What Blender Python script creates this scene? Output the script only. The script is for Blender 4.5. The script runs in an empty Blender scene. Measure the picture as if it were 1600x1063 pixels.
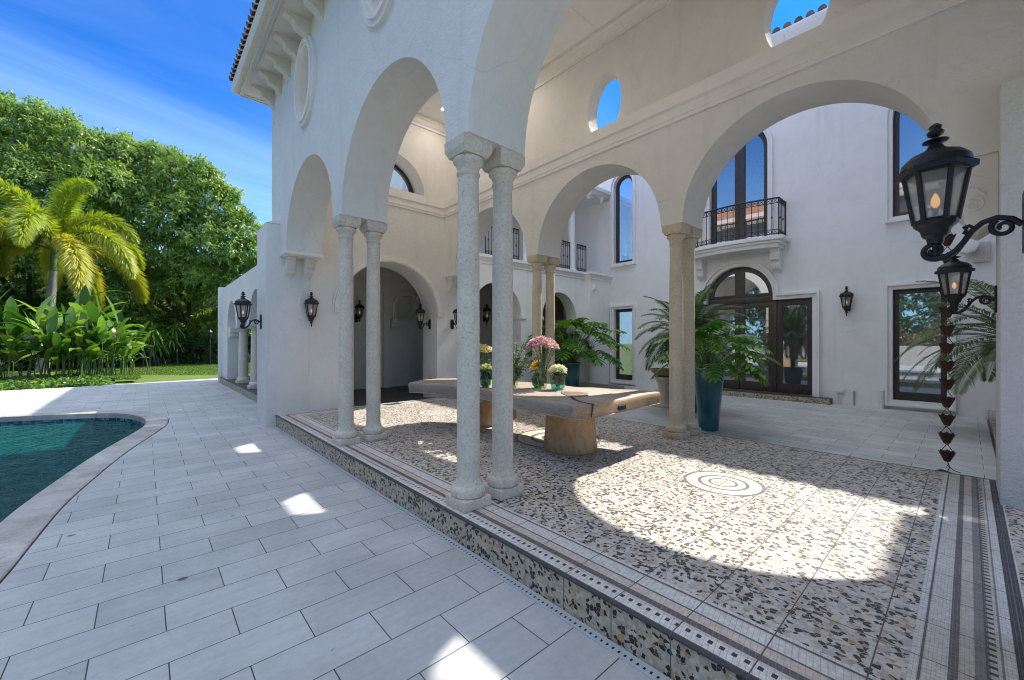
import bpy, bmesh, math, random
import numpy as np
from mathutils import Vector, Matrix, Quaternion
from mathutils.geometry import tessellate_polygon
random.seed(7); RNG = np.random.default_rng(11)
S = bpy.context.scene; COL = S.collection; PI = math.pi
R = math.radians

# ------------------------------------------------------------------ materials
class G:
    def __init__(s, name, world=False):
        if world:
            s.m = None; s.nt = world.node_tree
        else:
            s.m = bpy.data.materials.new(name); s.m.use_nodes = True; s.nt = s.m.node_tree
        s.nt.nodes.clear()
    def n(s, t, **kw):
        nd = s.nt.nodes.new(t)
        ins = kw.pop('i', {})
        for k, v in kw.items(): setattr(nd, k, v)
        for k, v in ins.items(): s.set(nd.inputs[k], v)
        return nd
    def set(s, sock, v):
        if isinstance(v, bpy.types.NodeSocket): s.nt.links.new(v, sock)
        elif isinstance(v, bpy.types.Node): s.nt.links.new(v.outputs[0], sock)
        elif isinstance(v, (tuple, list)) and len(v) == 3 and sock.type == 'RGBA': sock.default_value = (*v, 1)
        else: sock.default_value = v
    def math(s, op, a, b=0.0, c=0.0):
        nd = s.nt.nodes.new('ShaderNodeMath'); nd.operation = op
        s.set(nd.inputs[0], a); s.set(nd.inputs[1], b); s.set(nd.inputs[2], c)
        return nd.outputs[0]
    def mix(s, f, a, b, mode='MIX'):
        nd = s.nt.nodes.new('ShaderNodeMix'); nd.data_type = 'RGBA'; nd.blend_type = mode
        s.set(nd.inputs[0], f); s.set(nd.inputs[6], a); s.set(nd.inputs[7], b)
        return nd.outputs[2]
    def ramp(s, f, stops, interp='LINEAR'):
        nd = s.nt.nodes.new('ShaderNodeValToRGB'); nd.color_ramp.interpolation = interp
        el = nd.color_ramp.elements
        while len(el) < len(stops): el.new(0.5)
        for e, (p, c) in zip(el, stops):
            e.position = p; e.color = (c, c, c, 1) if not isinstance(c, tuple) else (*c, 1)
        s.set(nd.inputs[0], f)
        return nd.outputs[0]
    def obj(s): return s.n('ShaderNodeTexCoord').outputs['Object']
    def noise(s, scale, detail=4, vec=None, rough=0.55, dist=0.0):
        nd = s.n('ShaderNodeTexNoise', i={'Scale': scale, 'Detail': detail, 'Roughness': rough, 'Distortion': dist})
        if vec is not None: s.set(nd.inputs['Vector'], vec)
        return nd.outputs['Fac']
    def vscale(s, vec, xyz):
        nd = s.n('ShaderNodeVectorMath', operation='MULTIPLY'); s.set(nd.inputs[0], vec); s.set(nd.inputs[1], xyz)
        return nd.outputs[0]
    def bump(s, h, strength=0.3, dist=0.01):
        return s.n('ShaderNodeBump', i={'Strength': strength, 'Distance': dist, 'Height': h}).outputs[0]
    def bsdf(s, color, rough=0.6, normal=None, **ins):
        nd = s.n('ShaderNodeBsdfPrincipled'); s.set(nd.inputs['Base Color'], color); s.set(nd.inputs['Roughness'], rough)
        if normal is not None: s.set(nd.inputs['Normal'], normal)
        for k, v in ins.items(): s.set(nd.inputs[k.replace('_', ' ')], v)
        return nd.outputs[0]
    def out(s, sh, disp=None):
        o = s.n('ShaderNodeOutputMaterial'); s.set(o.inputs['Surface'], sh); return s.m
    def addsh(s, f, a, b):
        nd = s.n('ShaderNodeMixShader'); s.set(nd.inputs[0], f); s.set(nd.inputs[1], a); s.set(nd.inputs[2], b); return nd.outputs[0]

def stucco(name, col, bump=0.35, coarse=9.0):
    g = G(name); P = g.obj()
    a = g.noise(coarse, 6, P, 0.65, 0.6); b = g.noise(70, 3, P); c = g.noise(0.9, 5, P)
    h = g.math('ADD', g.math('MULTIPLY', a, 1.0), g.math('MULTIPLY', b, 0.35))
    tint = g.ramp(c, [(0.3, tuple(x*0.94 for x in col)), (0.7, col)])
    streak = g.noise(3.0, 4, g.vscale(P, (1.6, 1.6, 0.12)))
    tint = g.mix(g.math('MULTIPLY', g.ramp(streak, [(0.58, 0.0), (0.8, 1.0)]), 0.26), tint, (col[0]*0.62, col[1]*0.60, col[2]*0.55))
    tr = g.noise(2.2, 7, P, 0.7, 1.5)
    tint = g.mix(1.0, tint, g.ramp(tr, [(0.3, 0.95), (0.5, 1.0), (0.72, 1.03)]), 'MULTIPLY')
    wv = g.n('ShaderNodeTexNoise', i={'Scale': 2.5, 'Detail': 4, 'Vector': P}).outputs['Color']
    wp = g.n('ShaderNodeVectorMath', operation='MULTIPLY_ADD'); g.set(wp.inputs[0], wv); g.set(wp.inputs[1], (0.22, 0.22, 0.22)); g.set(wp.inputs[2], P)
    ck_ = g.n('ShaderNodeTexVoronoi', feature='DISTANCE_TO_EDGE', i={'Scale': 0.55, 'Vector': wp.outputs[0]}).outputs['Distance']
    crack = g.math('MULTIPLY', g.ramp(ck_, [(0.0012, 1.0), (0.0035, 0.0)]), g.ramp(g.noise(0.7, 3, P), [(0.52, 0.0), (0.60, 1.0)]))
    tint = g.mix(g.math('MULTIPLY', crack, 0.20), tint, (0.22, 0.20, 0.18))
    return g.out(g.bsdf(tint, 0.85, g.bump(h, bump, 0.03)))
M_ST = stucco('white_stucco', (0.735, 0.712, 0.675), 0.5, 14)
M_ST2 = stucco('house_stucco', (0.81, 0.80, 0.785), 0.10, 5)
M_ROUGH = stucco('rough_stucco', (0.73, 0.715, 0.69), 0.8, 24)
M_MOULD = stucco('moulding_plaster', (0.78, 0.75, 0.70), 0.05, 6)

def stone(name, base, dark):
    g = G(name); rnd_ = g.n('ShaderNodeObjectInfo').outputs['Random']; pv_ = g.n('ShaderNodeVectorMath', operation='ADD'); g.set(pv_.inputs[0], g.obj()); g.set(pv_.inputs[1], g.vscale(g.n('ShaderNodeCombineXYZ', i={0: rnd_, 1: rnd_, 2: rnd_}).outputs[0], (9.0, 5.0, 13.0))); P = pv_.outputs[0]
    n1 = g.noise(5, 6, P, 0.65); n2 = g.noise(38, 4, P, 0.7); pit = g.n('ShaderNodeTexVoronoi', i={'Scale': 55.0, 'Vector': P}).outputs['Distance']
    pits = g.math('MULTIPLY', g.ramp(pit, [(0.12, 1.0), (0.3, 0.0)]), g.ramp(n2, [(0.5, 0.0), (0.62, 1.0)]))
    col = g.ramp(n1, [(0.3, tuple(x*0.8 for x in base)), (0.7, base)])
    col = g.mix(g.ramp(n2, [(0.42, 0.0), (0.75, 0.75)]), col, tuple(min(1, x*0.62) for x in base))
    col = g.mix(pits, col, dark)
    run = g.noise(4, 4, g.vscale(P, (2.5, 2.5, 0.18)))
    col = g.mix(g.math('MULTIPLY', g.ramp(run, [(0.55, 0.0), (0.75, 1.0)]), 0.35), col, tuple(x*0.55 for x in base))
    h = g.math('SUBTRACT', g.math('MULTIPLY', n2, 0.6), pits)
    return g.out(g.bsdf(col, 0.85, g.bump(h, 0.45, 0.006)))
M_COL = stone('coral_stone_grey', (0.72, 0.65, 0.535), (0.16, 0.15, 0.13))
M_COLW = stone('coral_stone_warm', (0.66, 0.56, 0.41), (0.30, 0.24, 0.16))
M_COPE = stone('coping_travertine', (0.50, 0.42, 0.37), (0.22, 0.18, 0.15))

def mosaic(name, floor=True):
    g = G(name); P = g.obj()
    sep = g.n('ShaderNodeSeparateXYZ', i={0: P}); X, Y, Z = sep.outputs
    wob = g.n('ShaderNodeTexNoise', i={'Scale': 9.0, 'Detail': 2, 'Vector': P}).outputs['Color']
    pv = g.n('ShaderNodeVectorMath', operation='MULTIPLY_ADD'); g.set(pv.inputs[0], wob); g.set(pv.inputs[1], (0.035, 0.035, 0.035)); g.set(pv.inputs[2], P)
    sc = 42.0 if floor else 44.0
    v1 = g.n('ShaderNodeTexVoronoi', i={'Scale': sc, 'Vector': pv.outputs[0], 'Randomness': 1.0})
    ve = g.n('ShaderNodeTexVoronoi', feature='DISTANCE_TO_EDGE', i={'Scale': sc, 'Vector': pv.outputs[0], 'Randomness': 1.0})
    cs = g.n('ShaderNodeSeparateColor', i={0: v1.outputs['Color']})
    if floor:
        st = [(0.0, (0.55, 0.51, 0.46)), (0.24, (0.47, 0.41, 0.35)), (0.40, (0.58, 0.55, 0.51)), (0.53, (0.40, 0.29, 0.19)), (0.62, (0.42, 0.40, 0.385)), (0.72, (0.050, 0.048, 0.048))]
    else:
        st = [(0.0, (0.46, 0.39, 0.28)), (0.28, (0.37, 0.32, 0.24)), (0.50, (0.50, 0.45, 0.36)), (0.62, (0.38, 0.25, 0.13)), (0.70, (0.38, 0.36, 0.32)), (0.76, (0.026, 0.025, 0.026))]
    chip = g.ramp(cs.outputs[0], st, 'CONSTANT')
    var = g.noise(60, 3, P)
    chip = g.mix(0.35, chip, g.mix(1.0, chip, g.ramp(var, [(0.3, 0.6), (0.7, 1.25)]), 'MULTIPLY'))
    edge = g.ramp(ve.outputs['Distance'], [(0.02, 1.0), (0.06, 0.0)])
    col = g.mix(g.math('MULTIPLY', edge, 0.75), chip, (0.52, 0.47, 0.40) if floor else (0.42, 0.37, 0.28))
    def line(v, off, per, w):
        f = g.math('FRACT', g.math('DIVIDE', g.math('SUBTRACT', v, off - w/2 - 30*per), per))
        return g.math('LESS_THAN', f, w/per)
    ln = line(X, -0.28, 0.3335, 0.006)
    rough = 0.42
    if floor:
        ln = g.math('MAXIMUM', ln, line(Y, 2.215, 0.3335, 0.006))
        # medallions: concentric rings set in the bays
        def rings(cx, cy, rad):
            dx = g.math('SUBTRACT', X, cx); dy = g.math('SUBTRACT', Y, cy)
            d = g.math('DIVIDE', g.math('SQRT', g.math('ADD', g.math('MULTIPLY', dx, dx), g.math('MULTIPLY', dy, dy))), rad)
            return d
        L, D, B = (0.62, 0.58, 0.52), (0.09, 0.09, 0.10), (0.52, 0.44, 0.36)
        for cx, cy, rad in ((-1.62, 4.25, 0.36), (-7.05, 4.30, 0.36), (-3.98, 4.45, 0.62)):
            d = rings(cx, cy, rad)
            rc = g.ramp(d, [(0.0, B), (0.22, L), (0.30, D), (0.36, L), (0.50, B), (0.55, D), (0.63, L), (0.78, B), (0.84, L), (0.92, D)], 'CONSTANT')
            inside = g.math('LESS_THAN', d, 1.0)
            rc = g.mix(g.math('MULTIPLY', edge, 0.5), rc, (0.45, 0.41, 0.36))
            col = g.mix(inside, col, rc)
        # border bands along three edges
        dF = g.math('SUBTRACT', Y, 1.85); dR = g.math('ABSOLUTE', g.math('SUBTRACT', 0.165, X)); dL = g.math('ADD', X, 8.86)
        # inner square frame round the table bay
        m = g.math('MINIMUM', dF, g.math('MINIMUM', dR, dL))
        alongF = g.math('LESS_THAN', dF, g.math('MINIMUM', dR, dL))
        t = g.math('ADD', g.math('MULTIPLY', alongF, X), g.math('MULTIPLY', g.math('SUBTRACT', 1.0, alongF), Y))
        nd = g.math('DIVIDE', m, 0.40)
        Lb, Pk, Dk, Tn = (0.66, 0.63, 0.60), (0.60, 0.50, 0.44), (0.13, 0.12, 0.12), (0.52, 0.46, 0.38)
        band = g.ramp(nd, [(0, (0.06, 0.06, 0.065)), (0.07, Lb), (0.30, Pk), (0.35, Dk), (0.46, Pk), (0.62, Dk), (0.65, Lb), (0.88, Tn), (0.91, Dk), (0.94, Lb)], 'CONSTANT')
        bandR = g.ramp(g.math('DIVIDE', dR, 0.34), [(0, (0.06, 0.06, 0.065)), (0.075, Lb), (0.18, (0.20, 0.19, 0.19)), (0.205, (0.56, 0.52, 0.47)), (0.30, (0.21, 0.20, 0.20)), (0.43, (0.54, 0.48, 0.42)), (0.57, Dk), (0.66, (0.60, 0.57, 0.53)), (0.88, Dk), (0.91, Lb)], 'CONSTANT')
        isR = g.math('LESS_THAN', dR, g.math('MINIMUM', dF, dL))
        band = g.mix(isR, band, bandR)
        ln2 = g.math('MULTIPLY', isR, g.math('LESS_THAN', g.math('FRACT', g.math('DIVIDE', dR, 0.0135)), 0.17))
        band = g.mix(g.math('MULTIPLY', ln2, 0.5), band, (0.30, 0.29, 0.28))
        fr = g.math('FRACT', g.math('DIVIDE', g.math('ADD', t, 50.0), 0.052))
        chk = g.math('MULTIPLY', g.math('LESS_THAN', fr, 0.42), g.math('MULTIPLY', g.math('GREATER_THAN', nd, 0.205), g.math('LESS_THAN', nd, 0.27)))
        fr2 = g.math('FRACT', g.math('ADD', g.math('DIVIDE', g.math('ADD', t, 50.0), 0.026), g.math('MULTIPLY', nd, 3.0)))
        hat = g.math('MULTIPLY', g.math('LESS_THAN', fr2, 0.16), g.math('GREATER_THAN', nd, 0.07))
        band = g.mix(g.math('MULTIPLY', hat, 0.45), band, (0.30, 0.27, 0.25))
        band = g.mix(chk, band, (0.05, 0.05, 0.055))
        band = g.mix(1.0, band, g.ramp(g.noise(45, 3, P), [(0.3, 0.78), (0.7, 1.12)]), 'MULTIPLY')
        inb = g.math('LESS_THAN', m, g.math('SUBTRACT', 0.40, g.math('MULTIPLY', isR, 0.06)))
        inb = g.math('MULTIPLY', inb, g.math('LESS_THAN', X, 0.2))
        col = g.mix(inb, col, band)
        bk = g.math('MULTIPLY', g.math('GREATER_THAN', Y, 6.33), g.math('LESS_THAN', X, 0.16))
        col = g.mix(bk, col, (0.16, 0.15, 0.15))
        dirt = g.noise(1.3, 5, P)
        col = g.mix(1.0, col, g.ramp(dirt, [(0.3, 0.86), (0.7, 1.04)]), 'MULTIPLY')
    else:
        top = g.math('GREATER_THAN', Z, 0.196)
        col = g.mix(top, col, (0.06, 0.06, 0.065))
    col = g.mix(ln, col, (0.10, 0.09, 0.085))
    h = g.math('SUBTRACT', 1.0, g.math('MAXIMUM', ln, g.math('MULTIPLY', edge, 0.3)))
    return g.out(g.bsdf(col, g.ramp(g.noise(14, 3, P), [(0.3, 0.36), (0.7, 0.55)]), g.bump(h, 0.25, 0.003), Specular_IOR_Level=0.35))
M_MOS = mosaic('mosaic_terrazzo'); M_MOSR = mosaic('mosaic_riser', False)

def paver(name, along_y, ox, oy, c=(0.47, 0.47, 0.47), length=0.6, width=0.297):
    g = G(name); P = g.obj(); sep = g.n('ShaderNodeSeparateXYZ', i={0: P}); X, Y, Z = sep.outputs
    u, v = (g.math('SUBTRACT', Y, oy), g.math('SUBTRACT', X, ox)) if along_y else (g.math('SUBTRACT', X, ox), g.math('SUBTRACT', Y, oy))
    vec = g.n('ShaderNodeCombineXYZ', i={0: g.math('ADD', u, 60*length), 1: g.math('ADD', v, 120*width)})
    br = g.n('ShaderNodeTexBrick', offset=0.5, offset_frequency=2, i={'Vector': vec.outputs[0], 'Color1': (*[x*0.89 for x in c], 1), 'Color2': (*[x*1.05 for x in c], 1), 'Mortar': (0.05, 0.05, 0.055, 1),
        'Scale': 1.0, 'Mortar Size': 0.003, 'Mortar Smooth': 0.15, 'Bias': 0.0, 'Brick Width': length, 'Row Height': width})
    col = br.outputs['Color']; fac = br.outputs['Fac']
    n1 = g.noise(1.4, 6, P, 0.6); n2 = g.noise(24, 5, P, 0.65); n3 = g.noise(5.5, 6, P, 0.7, 1.2)
    col = g.mix(1.0, col, g.ramp(n1, [(0.3, 0.84), (0.7, 1.10)]), 'MULTIPLY')
    col = g.mix(1.0, col, g.ramp(n2, [(0.3, 0.93), (0.7, 1.05)]), 'MULTIPLY')
    st = g.math('MULTIPLY', g.ramp(n3, [(0.60, 0.0), (0.74, 1.0)]), g.ramp(n2, [(0.5, 0.0), (0.62, 1.0)]))
    col = g.mix(g.math('MULTIPLY', st, 0.72), col, (0.15, 0.13, 0.115))
    veins = g.noise(2.0, 6, g.vscale(P, (9, 1, 1) if along_y else (1, 9, 1)), 0.6, 0.4)
    col = g.mix(1.0, col, g.ramp(veins, [(0.35, 0.94), (0.6, 1.03)]), 'MULTIPLY')
    vs = g.n('ShaderNodeTexVoronoi', i={'Scale': 1.7, 'Vector': g.vscale(P, (1.0, 0.75, 1.0))})
    spot = g.ramp(g.math('ADD', vs.outputs['Distance'], g.math('MULTIPLY', g.noise(25, 3, P), 0.03)), [(0.045, 1.0), (0.062, 0.0)])
    col = g.mix(g.math('MULTIPLY', spot, 0.8), col, (0.03, 0.03, 0.03))
    h = g.math('SUBTRACT', g.math('MULTIPLY', n2, 0.15), fac)
    return g.out(g.bsdf(col, 0.62, g.bump(h, 0.35, 0.004), Specular_IOR_Level=0.3))
M_DECK = paver('deck_pavers', True, -2.073, 0.99)
M_COURT = paver('court_pavers', False, -0.78, 7.0, (0.56, 0.55, 0.54))

def plain(name, col, rough=0.5, metallic=0.0, nb=0.0, nscale=30, var=0.0, **kw):
    g = G(name); P = g.obj(); n = g.noise(nscale, 4, P)
    c = g.mix(1.0, col, g.ramp(g.noise(nscale*0.2, 5, P), [(0.3, 1-var), (0.7, 1+var)]), 'MULTIPLY') if var else col
    return g.out(g.bsdf(c, rough, g.bump(n, nb, 0.004) if nb else None, Metallic=metallic, **kw))
M_IRON = plain('black_iron', (0.022, 0.024, 0.026), 0.45, 0.3, 0.25, 60, 0.3)
M_RAIL = plain('dark_bronze_rail', (0.030, 0.028, 0.027), 0.4, 0.3, 0.1, 40)
M_FRAME = plain('dark_wood_frame', (0.045, 0.034, 0.028), 0.4, 0.0, 0.1, 50, 0.25)
M_DARK = plain('dark_interior', (0.03, 0.028, 0.026), 0.8)
M_INWALL = plain('interior_plaster', (0.45, 0.43, 0.40), 0.8, 0, 0.1, 8)
M_TEAL = plain('teal_glaze', (0.006, 0.115, 0.145), 0.12, 0.0, 0.12, 9, 0.35, Coat_Weight=0.6, Coat_Roughness=0.05)
M_CLAY = plain('terracotta', (0.36, 0.19, 0.09), 0.8, 0, 0.3, 30, 0.25)
M_SOIL = plain('soil', (0.035, 0.026, 0.018), 0.95, 0, 0.6, 40)
M_COPPER = plain('aged_copper', (0.085, 0.038, 0.028), 0.5, 0.55, 0.2, 40, 0.4)
M_STEEL = plain('brushed_steel', (0.45, 0.47, 0.48), 0.35, 0.85, 0.1, 40)
M_WPLAST = plain('white_plastic', (0.72, 0.72, 0.70), 0.45)
M_GREYP = plain('grey_plastic', (0.12, 0.12, 0.12), 0.5)
M_RTILE = plain('roof_barrel_tile', (0.33, 0.14, 0.075), 0.85, 0, 0.4, 18, 0.45)
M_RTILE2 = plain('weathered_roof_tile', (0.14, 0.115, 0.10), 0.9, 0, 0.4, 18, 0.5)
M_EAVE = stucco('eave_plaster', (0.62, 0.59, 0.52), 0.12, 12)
M_WHITEB = plain('white_ceramic', (0.75, 0.74, 0.72), 0.3)
def wood(name, c1, c2, sc=(1, 14, 14), ring=True, rough=0.6):
    g = G(name); P = g.obj()
    n = g.noise(1.4, 6, g.vscale(P, sc), 0.65, 1.5); f = g.noise(40, 4, P); w = g.noise(1.1, 3, P)
    col = g.ramp(n, [(0.25, c1), (0.55, c2), (0.8, c1)])
    col = g.mix(1.0, col, g.ramp(w, [(0.3, 0.72), (0.7, 1.15)]), 'MULTIPLY')
    return g.out(g.bsdf(col, rough, g.bump(g.math('ADD', n, g.math('MULTIPLY', f, 0.3)), 0.35, 0.008)))
M_WTOP = wood('weathered_slab_top', (0.15, 0.115, 0.088), (0.38, 0.315, 0.25), (1.2, 9, 9))
M_WEND = wood('cut_slab_end', (0.20, 0.115, 0.062), (0.52, 0.36, 0.22), (6, 1.5, 10))
M_WLEG = wood('stump_wood', (0.34, 0.185, 0.085), (0.60, 0.37, 0.19), (5, 5, 1.6))

def glass_win(name, tint, refl):
    g = G(name); P = g.obj()
    gl = g.n('ShaderNodeBsdfGlossy', i={'Color': (*tint, 1), 'Roughness': 0.015})
    tr = g.n('ShaderNodeBsdfTransparent', i={'Color': (0.75, 0.76, 0.75, 1)})
    fr = g.n('ShaderNodeFresnel', i={'IOR': 1.5})
    return g.out(g.addsh(g.math('ADD', g.math('MULTIPLY', fr.outputs[0], 1.0), refl), tr.outputs[0], gl.outputs[0]))
M_WIN = glass_win('window_glass', (0.85, 0.92, 1.0), 0.26)
def glass_small(name, col, f, milky=0.0):
    g = G(name); P = g.obj()
    gl = g.n('ShaderNodeBsdfGlossy', i={'Color': (1, 1, 1, 1), 'Roughness': 0.04})
    tr = g.n('ShaderNodeBsdfTransparent', i={'Color': (*col, 1)})
    df = g.n('ShaderNodeBsdfTranslucent', i={'Color': (0.8, 0.8, 0.78, 1)})
    d2 = g.n('ShaderNodeBsdfDiffuse', i={'Color': (0.62, 0.61, 0.58, 1), 'Normal': g.bump(g.noise(30, 3, P), 0.6, 0.01)})
    fr = g.n('ShaderNodeLayerWeight', i={'Blend': 0.5}).outputs['Facing']
    base = g.addsh(g.math('ADD', g.math('MULTIPLY', g.math('POWER', fr, 3.5), 0.55), f), tr.outputs[0], gl.outputs[0])
    if milky: base = g.addsh(milky, base, g.addsh(0.5, df.outputs[0], d2.outputs[0]))
    return g.out(base)
M_LGLASS = glass_small('seeded_lamp_glass', (0.85, 0.86, 0.85), 0.06, 0.42)
M_VASE = glass_small('vase_glass', (0.93, 0.97, 0.95), 0.05)
M_VGREEN = glass_small('green_vase_glass', (0.38, 0.62, 0.48), 0.06)
M_VTEAL = glass_small('aqua_vase_glass', (0.60, 0.88, 0.84), 0.06)
M_WATERV = glass_small('vase_water', (0.80, 0.88, 0.62), 0.02)
def emit(name, c, s):
    g = G(name); return g.out(g.n('ShaderNodeEmission', i={'Color': (*c, 1), 'Strength': s}).outputs[0])
M_BULB = emit('lamp_filament', (1.0, 0.55, 0.22), 0.55)
M_SPOT = emit('recessed_and_fill_spot', (1.0, 0.93, 0.8), 12.0)

def leafmat(name, stops, rough=0.45, trans=0.30, spec=0.4):
    g = G(name)
    a = g.n('ShaderNodeAttribute', attribute_name='rnd').outputs['Fac']
    col = g.ramp(a, stops)
    b = g.bsdf(col, rough, None, Specular_IOR_Level=spec)
    t = g.n('ShaderNodeBsdfTranslucent'); g.set(t.inputs[0], g.mix(1.0, col, (1.25, 1.35, 0.6), 'MULTIPLY'))
    return g.out(g.addsh(trans, b, t.outputs[0]))
M_MANGO = leafmat('mango_leaves', [(0, (0.09, 0.16, 0.03)), (0.45, (0.18, 0.29, 0.055)), (0.8, (0.31, 0.41, 0.11)), (1, (0.46, 0.48, 0.17))], 0.28, 0.42, 0.5)
M_FOX = leafmat('foxtail_leaflets', [(0, (0.14, 0.26, 0.02)), (0.4, (0.36, 0.44, 0.04)), (0.75, (0.56, 0.50, 0.08)), (1, (0.52, 0.36, 0.13))], 0.45, 0.3)
M_HELI = leafmat('heliconia_leaves', [(0, (0.03, 0.085, 0.016)), (0.5, (0.085, 0.20, 0.028)), (0.9, (0.24, 0.38, 0.06)), (1, (0.34, 0.36, 0.08))], 0.35, 0.35, 0.5)
M_PHIL = leafmat('philodendron_leaves', [(0, (0.06, 0.17, 0.02)), (0.6, (0.12, 0.29, 0.035)), (1, (0.24, 0.40, 0.06))], 0.3, 0.3, 0.5)
M_PALM = leafmat('palm_leaflets', [(0, (0.04, 0.09, 0.025)), (0.6, (0.08, 0.15, 0.045)), (1, (0.24, 0.27, 0.16))], 0.4, 0.25, 0.5)
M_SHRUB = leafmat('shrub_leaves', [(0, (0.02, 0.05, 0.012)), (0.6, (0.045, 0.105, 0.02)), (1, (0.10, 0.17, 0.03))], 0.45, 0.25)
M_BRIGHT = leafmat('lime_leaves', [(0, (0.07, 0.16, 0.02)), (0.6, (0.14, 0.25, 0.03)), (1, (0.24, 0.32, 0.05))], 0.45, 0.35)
M_GRASS = leafmat('lawn_blades', [(0, (0.06, 0.13, 0.014)), (0.6, (0.11, 0.20, 0.02)), (1, (0.20, 0.26, 0.05))], 0.6, 0.3)
M_STEM = plain('green_stem', (0.10, 0.16, 0.035), 0.5)
M_BARK = plain('bark', (0.085, 0.065, 0.05), 0.95, 0, 0.8, 12, 0.35)
M_PTRUNK = plain('palm_trunk', (0.30, 0.27, 0.22), 0.9, 0, 0.5, 10, 0.2)
M_PINK = leafmat('pink_petals', [(0, (0.48, 0.20, 0.38)), (0.5, (0.66, 0.40, 0.57)), (1, (0.80, 0.66, 0.74))], 0.6, 0.3)
M_WPET = leafmat('white_petals', [(0, (0.62, 0.60, 0.42)), (0.4, (0.78, 0.77, 0.70)), (1, (0.85, 0.85, 0.80))], 0.6, 0.3)
M_YPET = leafmat('yellow_petals', [(0, (0.62, 0.30, 0.01)), (0.5, (0.78, 0.48, 0.01)), (1, (0.82, 0.62, 0.06))], 0.6, 0.3)
M_CPET = leafmat('cream_petals', [(0, (0.70, 0.50, 0.24)), (0.5, (0.78, 0.66, 0.42)), (1, (0.80, 0.75, 0.62))], 0.6, 0.3)
M_LPET = leafmat('lime_petals', [(0, (0.40, 0.46, 0.16)), (0.5, (0.58, 0.60, 0.33)), (1, (0.7, 0.7, 0.5))], 0.6, 0.3)
M_RPET = leafmat('red_petals', [(0, (0.55, 0.01, 0.05)), (1, (0.70, 0.03, 0.12))], 0.5, 0.2)
M_BOUG = leafmat('croton_leaves', [(0, (0.04, 0.08, 0.02)), (0.55, (0.10, 0.14, 0.03)), (0.75, (0.45, 0.10, 0.03)), (1, (0.6, 0.2, 0.04))], 0.5, 0.25)

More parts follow.
